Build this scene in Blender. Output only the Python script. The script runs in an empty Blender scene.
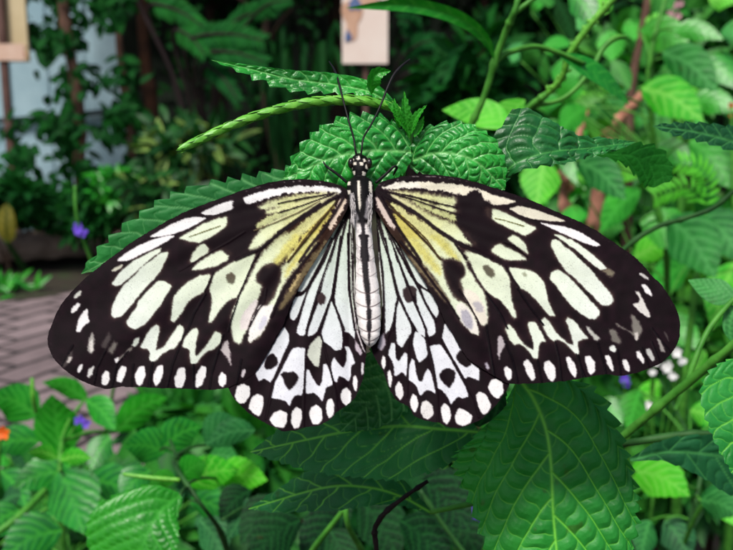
import bpy, math, random
import numpy as np
from mathutils import Vector

random.seed(7)
rng = np.random.default_rng(11)
scene = bpy.context.scene
COL = scene.collection

# ------------------------------------------------------------------ camera
W, H = 733.0, 550.0
LENS = 42.0
F = W * LENS / 36.0
CAMZ = 0.85
PITCH = math.radians(10.0)
CP = np.array([0.0, 0.0, CAMZ])
RT = np.array([1.0, 0.0, 0.0])
FW = np.array([0.0, math.cos(PITCH), -math.sin(PITCH)])
UP = np.array([0.0, math.sin(PITCH), math.cos(PITCH)])
DB = 0.163                      # distance to the butterfly

def ray(px, py):
    px = np.asarray(px, float); py = np.asarray(py, float)
    return (FW + ((px - W / 2) / F)[..., None] * RT + ((H / 2 - py) / F)[..., None] * UP)

def at(px, py, d):
    return CP + ray(px, py) * np.asarray(d, float)[..., None]

def ground(px, py, z=0.0):
    r = ray(px, py)
    t = (z - CAMZ) / r[..., 2]
    return CP + r * t[..., None]

cam = bpy.data.cameras.new('camera')
cam.lens = LENS; cam.sensor_width = 36.0
cam.clip_start = 0.01; cam.clip_end = 500.0
cam.dof.use_dof = True
cam.dof.focus_distance = DB + 0.002
cam.dof.aperture_fstop = 33.0
camo = bpy.data.objects.new('camera', cam)
COL.objects.link(camo)
camo.location = CP
camo.rotation_euler = (math.pi / 2 - PITCH, 0, 0)
scene.camera = camo

# ------------------------------------------------------------------ object helpers
def s2l(c):
    c = np.asarray(c, float) / 255.0
    return np.where(c <= 0.04045, c / 12.92, ((c + 0.055) / 1.055) ** 2.4)

def link(o, parent=None):
    COL.objects.link(o)
    if parent is not None:
        o.parent = parent
    return o

def tag(o, label=None, cat=None, group=None, kind=None):
    if label: o['label'] = label
    if cat: o['category'] = cat
    if group: o['group'] = group
    if kind: o['kind'] = kind
    return o

def empty(name, loc, label, cat, group=None):
    o = bpy.data.objects.new(name, None)
    o.empty_display_size = 0.02
    COL.objects.link(o)
    o.location = Vector([float(v) for v in loc])
    return tag(o, label, cat, group)

def mesh_obj(name, verts, faces, mat, parent=None, attrs=None, smooth=True, origin=None):
    """verts (N,3) world coordinates; faces list or array of quads/tris; attrs {name: (N,) or (N,3)}"""
    verts = np.asarray(verts, float)
    off = np.zeros(3)
    if parent is not None:
        off = np.array(parent.location)
        if parent.parent is not None:
            off = off + np.array(parent.parent.location)
    elif origin is not None:
        off = np.asarray(origin, float)
    me = bpy.data.meshes.new(name)
    if isinstance(faces, np.ndarray):
        n, k = faces.shape
        me.vertices.add(len(verts)); me.vertices.foreach_set('co', (verts - off).astype(np.float32).ravel())
        me.loops.add(n * k); me.loops.foreach_set('vertex_index', faces.astype(np.int32).ravel())
        me.polygons.add(n)
        me.polygons.foreach_set('loop_start', (np.arange(n) * k).astype(np.int32))
        me.polygons.foreach_set('loop_total', np.full(n, k, np.int32))
        me.update(calc_edges=True)
    else:
        me.from_pydata([tuple(v) for v in (verts - off)], [], [tuple(f) for f in faces])
        me.update()
    if smooth:
        me.polygons.foreach_set('use_smooth', np.ones(len(me.polygons), bool))
    if attrs:
        for k, a in attrs.items():
            a = np.asarray(a, np.float32)
            if a.ndim == 1:
                at_ = me.attributes.new(k, 'FLOAT', 'POINT'); at_.data.foreach_set('value', a)
            else:
                c = np.ones((len(a), 4), np.float32); c[:, :3] = a
                at_ = me.attributes.new(k, 'FLOAT_COLOR', 'POINT'); at_.data.foreach_set('color', c.ravel())
    me.materials.append(mat)
    o = bpy.data.objects.new(name, me)
    if parent is None and origin is not None:
        o.location = Vector([float(v) for v in origin])
    return link(o, parent)

def grid_faces(nu, nv, wrap=False):
    i = np.arange(nu - 1)[:, None]; j = np.arange(nv if wrap else nv - 1)[None, :]
    j2 = (j + 1) % nv
    return np.stack([i * nv + j + 0 * i, (i + 1) * nv + j, (i + 1) * nv + j2, i * nv + j2 + 0 * i], -1).reshape(-1, 4)

def catmull(P, n, closed=False):
    P = np.asarray(P, float)
    m = len(P)
    if closed:
        Q = np.vstack([P[-1], P, P[0], P[1]]); segs = m
    else:
        Q = np.vstack([2 * P[0] - P[1], P, 2 * P[-1] - P[-2]]); segs = m - 1
    t = np.linspace(0, segs, n, endpoint=not closed)
    k = np.minimum(t.astype(int), segs - 1); u = (t - k)[:, None]
    a, b, c, d = Q[k], Q[k + 1], Q[k + 2], Q[k + 3]
    return 0.5 * (2 * b + (c - a) * u + (2 * a - 5 * b + 4 * c - d) * u ** 2 + (3 * b - a - 3 * c + d) * u ** 3)

def resample(P, n):
    d = np.r_[0, np.cumsum(np.linalg.norm(np.diff(P, axis=0), axis=1))]
    t = np.linspace(0, d[-1], n)
    return np.stack([np.interp(t, d, P[:, i]) for i in range(P.shape[1])], -1)

def norm(v):
    return v / np.maximum(np.linalg.norm(v, axis=-1, keepdims=True), 1e-12)

_NG = np.random.default_rng(5).random((64, 64))
def vnoise(x, y):
    x = np.asarray(x, float); y = np.asarray(y, float)
    xi = np.floor(x).astype(int); yi = np.floor(y).astype(int)
    fx = x - xi; fy = y - yi
    fx = fx * fx * (3 - 2 * fx); fy = fy * fy * (3 - 2 * fy)
    g = lambda a, b: _NG[a % 64, b % 64]
    return (g(xi, yi) * (1 - fx) * (1 - fy) + g(xi + 1, yi) * fx * (1 - fy) + g(xi, yi + 1) * (1 - fx) * fy + g(xi + 1, yi + 1) * fx * fy)

def smooth01(x, a, b):
    t = np.clip((x - a) / (b - a), 0, 1)
    return t * t * (3 - 2 * t)

def hermite(A, n):
    """smooth curve through points of very unequal spacing, without overshoot"""
    h = np.maximum(np.linalg.norm(np.diff(A[:, :3], axis=0), axis=1), 1e-9)
    s = np.diff(A, axis=0) / h[:, None]
    m = np.vstack([s[:1], (s[:-1] * h[1:, None] + s[1:] * h[:-1, None]) / (h[1:] + h[:-1])[:, None], s[-1:]])
    # rings: at least a few on every span, more on long ones
    t = np.linspace(0, len(h), n); k = np.minimum(t.astype(int), len(h) - 1); u = (t - k)[:, None]; H = h[k][:, None]
    a, b, ma, mb = A[k], A[k + 1], m[k] * H, m[k + 1] * H
    return (2 * u ** 3 - 3 * u ** 2 + 1) * a + (u ** 3 - 2 * u ** 2 + u) * ma + (3 * u ** 2 - 2 * u ** 3) * b + (u ** 3 - u ** 2) * mb

def tube_arrays(pts, radii, seg=10, n=None, wobble=0.0):
    P = np.asarray(pts, float); R = np.asarray(radii, float)
    if R.ndim == 0: R = np.full(len(P), float(R))
    if n is None: n = max(8, len(P) * 6)
    PR = hermite(np.column_stack([P, R]), n)
    C, r = PR[:, :3], np.maximum(PR[:, 3], 1e-5)
    if wobble:                                    # swollen joints along the stem
        ii = np.arange(n); r = r * (1 + 0.30 * np.exp(-(((ii + 5) % 17 - 8) / 1.1) ** 2) + 0.10 * (vnoise(ii * .3, ii * 0 + 3.3) - .5))
    T = norm(np.gradient(C, axis=0))
    ref = np.array([0.13, 0.31, 0.94]); ref2 = np.array([0.9, -0.4, 0.1])
    A = np.cross(T, ref)
    bad = np.linalg.norm(A, axis=1) < 0.25
    if bad.any(): A = np.cross(T, ref2)
    A = norm(A); B = np.cross(T, A)
    th = np.linspace(0, 2 * math.pi, seg, endpoint=False)
    rr = r[:, None] * (1 + wobble * (vnoise(np.arange(n)[:, None] * 0.35, np.arange(seg)[None, :] * 1.3) - 0.5))
    V = C[:, None] + rr[..., None] * (np.cos(th)[None, :, None] * A[:, None] + np.sin(th)[None, :, None] * B[:, None])
    V = V.reshape(-1, 3); Fc = grid_faces(n, seg, True)
    V = np.vstack([V, C[0], C[-1]])
    i0, i1 = n * seg, n * seg + 1
    caps = []
    for j in range(seg):
        k = (j + 1) % seg
        caps.append((j, k, i0, i0)); caps.append(((n - 1) * seg + k, (n - 1) * seg + j, i1, i1))
    return V, Fc, [c[:3] for c in caps]

def tube(name, pts, radii, mat, parent=None, seg=10, n=None, wobble=0.0, attrs=None, origin=None):
    V, Fq, Ft = tube_arrays(pts, radii, seg, n, wobble)
    return mesh_obj(name, V, [tuple(f) for f in Fq] + Ft, mat, parent, origin=origin)

class MB:
    """collects polygons of one part"""
    def __init__(s): s.v = []; s.f = []
    def add(s, V, Fc):
        o = len(s.v); s.v += [tuple(map(float, v)) for v in V]; s.f += [tuple(int(i) + o for i in f) for f in Fc]
    def box(s, c, sx, sy, sz, ax=None, bev=0.0):
        ax = np.eye(3) if ax is None else ax
        c = np.asarray(c, float); b = bev
        if b <= 0:
            V = [c + sx / 2 * i * ax[0] + sy / 2 * j * ax[1] + sz / 2 * k * ax[2] for i in (-1, 1) for j in (-1, 1) for k in (-1, 1)]
            s.add(V, [(0, 1, 3, 2), (4, 6, 7, 5), (0, 4, 5, 1), (2, 3, 7, 6), (0, 2, 6, 4), (1, 5, 7, 3)])
        else:
            import bmesh
            bm = bmesh.new(); bmesh.ops.create_cube(bm, size=1.0)
            for v in bm.verts: v.co = Vector((v.co.x * sx, v.co.y * sy, v.co.z * sz))
            bmesh.ops.bevel(bm, geom=list(bm.edges), offset=b, segments=2, affect='EDGES')
            bm.verts.index_update()
            V = [c + v.co.x * ax[0] + v.co.y * ax[1] + v.co.z * ax[2] for v in bm.verts]
            s.add(V, [[v.index for v in f.verts] for f in bm.faces]); bm.free()
    def tube(s, pts, radii, seg=8, n=None, wobble=0.0):
        V, Fq, Ft = tube_arrays(pts, radii, seg, n, wobble)
        s.add(V, list(Fq) + Ft)
    def build(s, name, mat, parent=None, smooth=True, origin=None):
        return mesh_obj(name, np.array(s.v), s.f, mat, parent, smooth=smooth, origin=origin)

# ------------------------------------------------------------------ materials
def new_mat(name):
    m = bpy.data.materials.new(name); m.use_nodes = True
    nt = m.node_tree; nt.nodes.clear()
    out = nt.nodes.new('ShaderNodeOutputMaterial')
    return m, nt, out

def N(nt, typ, **kw):
    n = nt.nodes.new(typ)
    for k, v in kw.items():
        if k.startswith('i_'):
            key = k[2:]
            key = int(key) if key.isdigit() else key.replace('_', ' ')
            n.inputs[key].default_value = v
        else: setattr(n, k, v)
    return n

def rgba(c): return (float(c[0]), float(c[1]), float(c[2]), 1.0)

def mix_rgb(nt, fac, a, b, blend='MIX'):
    n = nt.nodes.new('ShaderNodeMix'); n.data_type = 'RGBA'; n.blend_type = blend
    for idx, v in ((0, fac), (6, a), (7, b)):
        if hasattr(v, 'links'): nt.links.new(v, n.inputs[idx])
        elif isinstance(v, (int, float)): n.inputs[idx].default_value = v
        else: n.inputs[idx].default_value = v if len(v) == 4 else rgba(v)
    return n.outputs[2]

def ramp(nt, src, stops):
    r = nt.nodes.new('ShaderNodeValToRGB')
    el = r.color_ramp.elements
    while len(el) < len(stops): el.new(0.5)
    for e, (p, c) in zip(el, stops):
        e.position = p; e.color = rgba(c) if len(c) == 3 else c
    nt.links.new(src, r.inputs[0])
    return r.outputs[0]

def noise(nt, scale, detail=3.0, rough=0.55, coord='Object', vec=None):
    n = N(nt, 'ShaderNodeTexNoise'); n.inputs['Scale'].default_value = scale
    n.inputs['Detail'].default_value = detail; n.inputs['Roughness'].default_value = rough
    if vec is None:
        tc = N(nt, 'ShaderNodeTexCoord'); vec = tc.outputs[coord]
    nt.links.new(vec, n.inputs['Vector'])
    return n.outputs['Fac']

def simple_mat(name, stops, scale=20.0, rough=0.8, bump=0.0, bscale=None, spec=0.3, detail=4.0):
    m, nt, out = new_mat(name)
    f = noise(nt, scale, detail)
    c = ramp(nt, f, stops)
    p = N(nt, 'ShaderNodeBsdfPrincipled'); nt.links.new(c, p.inputs['Base Color'])
    p.inputs['Roughness'].default_value = rough; p.inputs['Specular IOR Level'].default_value = spec
    if bump:
        b = N(nt, 'ShaderNodeBump'); b.inputs['Strength'].default_value = bump
        b.inputs['Distance'].default_value = 0.2 / (bscale or scale)
        nt.links.new(noise(nt, bscale or scale, 5), b.inputs['Height']); nt.links.new(b.outputs[0], p.inputs['Normal'])
    nt.links.new(p.outputs[0], out.inputs[0])
    return m

def leaf_mat(name, dark, light, vein, trans=0.2, rough=0.42, nscale=60.0, spec=0.5, coat=0.0, tcol=None, bump=0.25, fine=900.0, patch=None):
    """leaf blade: noise mottling between two greens, paler veins from the mesh's vein attribute, some light let through"""
    m, nt, out = new_mat(name)
    f = noise(nt, nscale, 4)
    base = ramp(nt, f, [(0.3, s2l(dark)), (0.7, s2l(light))])
    big = ramp(nt, noise(nt, nscale * .22, 3, .6), [(.3, (.62, .66, .7)), (.5, (1, 1, 1)), (.72, (1.28, 1.16, .9))])
    base = mix_rgb(nt, 1.0, base, big, 'MULTIPLY')
    spot = ramp(nt, noise(nt, nscale * 1.7, 2, .5), [(.69, (0, 0, 0)), (.75, (.75, .75, .75))])
    base = mix_rgb(nt, spot, base, s2l([c * .75 + k for c, k in zip(dark, (34, 16, 0))]))
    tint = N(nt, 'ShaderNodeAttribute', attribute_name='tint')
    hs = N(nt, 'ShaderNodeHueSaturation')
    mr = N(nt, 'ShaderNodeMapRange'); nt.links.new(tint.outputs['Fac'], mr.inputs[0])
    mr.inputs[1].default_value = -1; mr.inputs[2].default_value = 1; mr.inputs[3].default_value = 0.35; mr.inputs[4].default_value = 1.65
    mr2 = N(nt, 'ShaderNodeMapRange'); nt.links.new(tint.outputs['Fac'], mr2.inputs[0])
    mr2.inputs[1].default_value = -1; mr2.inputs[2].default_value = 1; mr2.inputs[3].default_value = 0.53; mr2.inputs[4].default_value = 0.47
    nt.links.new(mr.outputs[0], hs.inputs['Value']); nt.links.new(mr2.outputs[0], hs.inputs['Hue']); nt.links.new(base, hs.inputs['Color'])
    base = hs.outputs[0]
    if patch is not None:
        pa = N(nt, 'ShaderNodeAttribute', attribute_name='patch')
        base = mix_rgb(nt, pa.outputs['Fac'], base, s2l(patch))
    va = N(nt, 'ShaderNodeAttribute', attribute_name='vein')
    c = mix_rgb(nt, va.outputs['Fac'], base, s2l(vein))
    p = N(nt, 'ShaderNodeBsdfPrincipled'); nt.links.new(c, p.inputs['Base Color'])
    rn = noise(nt, nscale * 2.3, 3)
    rr = N(nt, 'ShaderNodeMapRange'); nt.links.new(rn, rr.inputs[0])
    rr.inputs[3].default_value = rough - 0.1; rr.inputs[4].default_value = rough + 0.15
    nt.links.new(rr.outputs[0], p.inputs['Roughness'])
    p.inputs['Specular IOR Level'].default_value = spec
    p.inputs['Coat Weight'].default_value = coat; p.inputs['Coat Roughness'].default_value = 0.25
    if bump:
        b = N(nt, 'ShaderNodeBump'); b.inputs['Strength'].default_value = bump; b.inputs['Distance'].default_value = 0.0006
        nt.links.new(noise(nt, fine, 3), b.inputs['Height']); nt.links.new(b.outputs[0], p.inputs['Normal'])
    t = N(nt, 'ShaderNodeBsdfTranslucent')
    if tcol is None:
        tc = mix_rgb(nt, 1.0, c, (1.25, 1.35, 0.6, 1), 'MULTIPLY'); nt.links.new(tc, t.inputs[0])
    else: t.inputs[0].default_value = rgba(s2l(tcol))
    ms = N(nt, 'ShaderNodeMixShader'); ms.inputs[0].default_value = trans
    nt.links.new(p.outputs[0], ms.inputs[1]); nt.links.new(t.outputs[0], ms.inputs[2]); nt.links.new(ms.outputs[0], out.inputs[0])
    return m

def attr_mat(name, rough=0.5, spec=0.4, speck=0.25, sscale=2500.0, trans=0.0, bump=0.0, sheen=0.0):
    """colour from the mesh's own colour attribute, with a fine speckle"""
    m, nt, out = new_mat(name)
    a = N(nt, 'ShaderNodeAttribute', attribute_name='Col')
    f = noise(nt, sscale, 2, 0.7)
    g = noise(nt, sscale * 0.12, 3)
    k1 = ramp(nt, f, [(0.3, (1 - speck,) * 3), (0.7, (1 + speck * 0.4,) * 3)])
    k2 = ramp(nt, g, [(0.3, (0.93,) * 3), (0.7, (1.03,) * 3)])
    c = mix_rgb(nt, 1.0, a.outputs['Color'], k1, 'MULTIPLY')
    c = mix_rgb(nt, 1.0, c, k2, 'MULTIPLY')
    p = N(nt, 'ShaderNodeBsdfPrincipled'); nt.links.new(c, p.inputs['Base Color'])
    p.inputs['Roughness'].default_value = rough; p.inputs['Specular IOR Level'].default_value = spec
    p.inputs['Sheen Weight'].default_value = sheen
    if bump:
        b = N(nt, 'ShaderNodeBump'); b.inputs['Strength'].default_value = bump; b.inputs['Distance'].default_value = 0.0003
        nt.links.new(f, b.inputs['Height']); nt.links.new(b.outputs[0], p.inputs['Normal'])
    if trans:
        t = N(nt, 'ShaderNodeBsdfTranslucent'); nt.links.new(c, t.inputs[0])
        ms = N(nt, 'ShaderNodeMixShader'); ms.inputs[0].default_value = trans
        nt.links.new(p.outputs[0], ms.inputs[1]); nt.links.new(t.outputs[0], ms.inputs[2]); nt.links.new(ms.outputs[0], out.inputs[0])
    else: nt.links.new(p.outputs[0], out.inputs[0])
    return m

# ------------------------------------------------------------------ butterfly: traced wing pattern
ZO = {'A': (100, 170), 'B': (200, 170), 'C': (280, 170), 'D': (40, 240), 'E': (140, 240), 'F': (240, 240), 'G': (40, 310), 'H': (140, 310),
      'I': (220, 280), 'J': (290, 310), 'K': (290, 350), 'L': (220, 350), 'M': (290, 240),
      'P': (370, 170), 'Q': (460, 170), 'R': (370, 240), 'S': (470, 240), 'T': (570, 190), 'U': (570, 240), 'V': (570, 305), 'X': (470, 305),
      'Y': (370, 305), 'Z': (370, 345), 'a': (430, 345)}
def zp(k, flat):
    a = np.array(flat, float).reshape(-1, 2)
    return a / 6.108 + np.array(ZO[k])

def chaikin(P, it=1):
    for _ in range(it):
        Q = np.roll(P, -1, 0)
        P = np.stack([0.86 * P + 0.14 * Q, 0.14 * P + 0.86 * Q], 1).reshape(-1, 2)
    return P

def poly_sd(poly, x, y):
    """signed distance, positive inside"""
    ins = np.zeros(x.shape, bool); d2 = np.full(x.shape, 1e18)
    n = len(poly)
    for i in range(n):
        ax, ay = poly[i]; bx, by = poly[(i + 1) % n]
        ex, ey = bx - ax, by - ay
        t = np.clip(((x - ax) * ex + (y - ay) * ey) / max(ex * ex + ey * ey, 1e-9), 0, 1)
        d2 = np.minimum(d2, (x - ax - t * ex) ** 2 + (y - ay - t * ey) ** 2)
        c = (ay > y) != (by > y)
        if ey != 0: ins ^= c & (x < ex * (y - ay) / ey + ax)
    return np.where(ins, 1, -1) * np.sqrt(d2)

def line_d(pts, x, y):
    d2 = np.full(x.shape, 1e18)
    for (ax, ay), (bx, by) in zip(pts[:-1], pts[1:]):
        ex, ey = bx - ax, by - ay
        t = np.clip(((x - ax) * ex + (y - ay) * ey) / max(ex * ex + ey * ey, 1e-9), 0, 1)
        d2 = np.minimum(d2, (x - ax - t * ex) ** 2 + (y - ay - t * ey) ** 2)
    return np.sqrt(d2)

AUTO = None
Wh = (240, 237, 236); GR = (160, 156, 150); FA = (116, 110, 104); FD = (70, 62, 62)
DK = (21, 10, 16)
# (zoom key, colour (AUTO: by distance from the wing root), softness in px, points)
LF = [
 ('C', Wh, .7, [365,121,300,112,200,104,100,104,0,116,0,142,80,132,180,127,280,130,365,133]),
 ('B', Wh, .7, [500,114,400,131,330,147,266,173,272,209,330,194,400,168,500,145]),
 ('B', Wh, .7, [0,262,60,236,120,211,194,186,226,205,222,222,200,234,150,253,90,273,40,277]),
 ('A', Wh, .7, [300,410,360,372,430,335,510,300,580,287,655,292,600,325,520,365,440,392,370,405]),
 ('A', Wh, .7, [100,552,170,500,240,460,320,425,400,405,460,400,400,440,330,478,250,515,170,552]),
 ('D', Wh, .7, [465,130,520,95,600,45,660,15,740,-12,740,15,680,50,600,90,540,125]),
 ('D', (200,198,180), .8, [437,190,460,170,505,150,497,168,465,188]),
 ('D', AUTO, .7, [437,270,465,225,510,175,570,130,640,90,740,46,735,70,680,110,610,170,550,225,490,275,460,280]),
 ('D', AUTO, .7, [435,460,440,410,470,340,510,275,570,225,640,160,733,85,760,90,745,180,680,255,620,318,560,395,500,465,450,478]),
 ('E', AUTO, .8, [-20,190,60,130,130,80,172,72,165,110,130,170,70,232,20,292,-20,345]),
 ('D', AUTO, .7, [525,500,560,450,620,370,680,300,733,255,760,255,760,360,690,450,640,515,580,547,540,530]),
 ('E', AUTO, .8, [-20,388,50,308,110,250,150,250,195,280,170,320,120,400,70,470,20,512,-20,535]),
 ('E', AUTO, 1.0, [305,135,315,90,350,45,390,20,425,50,415,75,360,110,320,140]),
 ('E', AUTO, 1.0, [318,180,360,134,440,86,510,54,552,74,535,125,470,156,400,174,345,184]),
 ('B', AUTO, .9, [-20,360,0,345,60,315,165,283,172,330,130,365,60,405,0,440,-20,440]),
 ('A', AUTO, .9, [480,415,560,370,640,325,745,283,745,365,660,420,600,445,540,435]),
 ('E', AUTO, .9, [185,495,195,430,205,345,240,305,300,250,370,215,435,210,415,265,390,320,340,340,290,380,250,450,210,505]),
 ('E', AUTO, .9, [455,205,520,160,610,115,702,83,690,130,650,230,595,345,540,370,490,420,440,502,418,502,430,430,440,360,425,300]),
 ('B', AUTO, 1.2, [300,475,340,400,400,340,500,280,580,240,733,170,745,170,745,185,650,245,580,300,500,360,420,420,360,470,310,490]),
 ('C', AUTO, 1.2, [-10,305,80,260,160,210,250,165,345,140,345,150,260,195,170,250,80,310,-10,372]),
 ('B', AUTO, 1.1, [360,225,400,205,480,180,560,165,733,150,733,160,640,178,540,205,440,235,370,240]),
 ('B', AUTO, 1.1, [395,257,480,225,600,190,733,170,733,183,620,212,500,248,420,268]),
 ('B', (206,210,152), 1.2, [330,345,400,295,520,250,600,226,700,200,640,225,560,250,470,290,400,330,345,355]),
 ('C', AUTO, 1.0, [-10,187,100,160,200,150,345,138,250,158,130,180,-10,212]),
 ('C', AUTO, 1.0, [-10,230,120,195,250,162,310,150,200,188,90,222,-10,250]),
 ('C', (214,212,146), 1.5, [-10,455,60,390,140,320,230,250,330,195,322,215,250,290,170,360,80,440,-10,520]),
 ('C', (210,198,106), 1.5, [30,558,110,450,200,350,290,260,322,222,300,280,240,370,150,480,100,558]),
 ('F', AUTO, 1.2, [130,90,190,30,260,-40,345,-40,300,20,250,90,200,150,140,165,105,210,105,250,135,275,120,340,70,460,40,545,0,640,-45,612,-55,450,0,340]),
 ('F', AUTO, 1.2, [245,180,330,80,450,-20,480,-30,440,50,340,170,270,260,235,340,195,440,160,515,120,590,60,625,50,610,70,540,95,480,140,400,200,340,240,250]),
 ('I', (238,234,228), 1.0, [175,372,175,320,200,230,245,150,290,155,320,150,330,160,300,240,250,330,190,378]),
 ('I', (234,224,220), 1.4, [125,250,150,190,215,120,235,120,180,265,165,298,122,308]),
 ('I', (205,203,214), 1.6, [232,280,265,220,290,225,280,270,245,310]),
 ('F', (112,98,70), 2.0, [232,430,300,300,370,200,440,110,500,40,525,5,450,140,380,240,320,340,262,420]),
 ('F', (190,170,120), 1.0, [300,310,340,240,370,200,345,250,310,310]),
 ('C', (226,206,186), .9, [300,350,340,260,372,180,397,175,387,220,340,310,310,360]),
 ('D', (205,205,196), 1.0, [205,350,225,320,252,308,246,335,215,357]),
 ('D', Wh, .9, [190,440,200,410,230,380,247,393,226,425,198,447]),
 ('G', Wh, .9, [222,132,235,60,260,15,290,-12,292,40,302,70,270,95,245,132]),
 ('G', GR, 1.4, [290,250,298,180,320,130,332,190,327,240,320,264,303,264]),
 ('G', (222,216,210), .9, [303,195,321,183,323,245,310,260]),
 ('G', FD, 1.8, [370,225,420,135,435,165,405,235]),
 ('G', FA, 1.8, [415,250,450,190,474,206,442,270]),
 ('G', Wh, .9, [452,300,480,290,492,300,465,324]),
 ('G', FA, 1.0, [475,300,560,222,568,230,490,308]),
 ('G', (205,212,200), 1.1, [558,218,580,175,607,168,602,200,575,222]),
 ('H', AUTO, .8, [2,226,35,160,75,105,105,88,120,110,107,180,95,250,150,222,185,160,240,88,267,104,262,160,212,237,185,237,140,262,100,307,75,320,58,305,60,252,45,234,15,234]),
 ('H', AUTO, .8, [255,222,275,170,310,125,345,110,357,130,342,200,332,270,346,282,398,228,420,190,460,128,497,148,492,197,450,237,415,247,375,287,345,327,308,327,305,290,305,247,285,232]),
 ('H', (190,180,180), 1.3, [492,240,515,200,537,188,547,240,558,345,533,290]),
 ('H', (205,196,200), .9, [618,407,624,370,641,358,642,385,630,410]),
 ('G', FD, 1.6, [128,342,180,258,202,248,192,300,150,348]),
 ('G', (200,192,186), .9, [163,318,180,285,195,288,180,318]),
 ('G', Wh, .9, [227,377,240,338,260,328,257,360,238,383]),
 ('G', (222,220,216), .9, [285,402,300,358,331,342,322,385,298,415]),
 ('G', Wh, .8, [378,452,378,400,400,369,424,383,423,430,406,458]),
 ('G', Wh, .8, [468,432,476,375,500,342,528,347,522,390,497,443]),
 ('G', Wh, .8, [583,442,580,400,603,347,637,340,643,390,628,447,605,463]),
 ('H', Wh, .8, [82,442,82,400,108,342,140,337,143,380,122,442,94,463]),
 ('H', Wh, .8, [212,462,212,410,238,352,274,352,278,410,260,472,224,475]),
 ('H', Wh, .8, [337,467,342,400,373,342,402,347,403,395,378,457,350,473]),
 ('H', Wh, .8, [482,457,479,410,500,379,525,398,525,447,505,471]),
 # yellow streaks
 ('F', (212,206,116), 3.2, [335,-30,272,50,205,142,228,150,310,62,380,-30]),
 ('F', (216,210,122), 3.0, [450,-20,340,105,285,185,275,225,305,190,395,72,470,-25]),
 # dark spots on top
 ('B', DK, 1.2, [200,205,215,183,262,181,276,205,295,225,340,235,395,255,385,280,330,330,352,380,310,420,290,470,230,522,180,525,120,480,60,490,38,450,130,380,165,352,170,290,205,240]),
 ('F', DK, 2.0, [103,210,140,163,200,143,242,180,247,230,227,290,197,360,165,397,128,397,133,360,160,300,163,262,130,270,103,250]),
 ('E', (98,100,84), 1.2, [528,215,560,198,585,225,572,264,540,264,523,235]),
]
VN = (9, 5, 11)
LF_LINES = [('H', VN, .9, [280,120,200,330,165,475]), ('H', VN, .9, [510,150,440,380,425,480]), ('H', VN, .8, [75,320,60,480]), ('H', VN, .8, [325,330,330,480]), ('H', VN, .8, [620,300,590,450]), ('G', VN, .8, [690,320,660,470]), ('G', VN, .8, [540,250,470,330,440,470]), ('G', VN, .8, [570,330,560,470]), ('G', VN, .8, [200,215,130,345]), ('G', VN, .7, [400,250,350,350,330,450]), ('E', VN, .9, [400,330,330,450,290,560]), ('E', VN, .9, [600,360,560,480,540,560]), ('C', DK, 2.1, [348,160,250,222,130,296,-10,384]), ('B', DK, 1.7, [733,208,580,312,470,400,370,482,220,550]), ('C', DK, 1.7, [392,165,335,262,262,372,180,472,120,560]), ('C', (40,26,16), 1.3, [352,185,300,250,230,340,140,450,50,560]), ('F', DK, 1.5, [480,20,390,130,300,250,240,350,190,470]),('F', DK, .9, [160,300,150,380,110,430,50,548]), ('A', (110,108,66), .6, [545,408,640,375,733,342]), ('E', DK, .75, [240,190,330,137,420,82,550,8,640,-50]),
 ('B', (110,96,70), .8, [330,370,450,325,600,260,730,190]), ('C', (70,52,26), .9, [60,548,150,420,240,310,330,215]), ('C', DK, 1.0, [-10,205,150,172,330,143]), ('C', DK, .9, [-10,262,130,220,320,150]),
 ('E', DK, 1.0, [735,70,690,140,600,350]), ('E', DK, .9, [450,200,395,315])]
LF_OUT = [347,190, 337,184, 321,180.8, 306,179.2, 296,179.3, 273.7,181.5, 249,188.3, 224.6,196.6, 198,206.4, 173.7,217.3, 149,231.6, 133,241.5, 113.7,255.5, 102,264.5, 81,282, 61,305, 51.5,325,
 47.6,339.5, 51,354, 61.3,367, 72.7,375.8, 89,384, 105.5,388.6, 114,388, 122,386.8, 138,387.2, 154.6,388, 181,388.6, 205.5,389.6, 222,388.8, 235,384.8, 244.8,379.8, 254.6,373.2, 260,367.3,
 268,353, 275,339, 283,326, 287,315, 293,300, 299,288, 308,272, 318,256, 329,239, 340,222, 347,209, 349,198]
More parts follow.
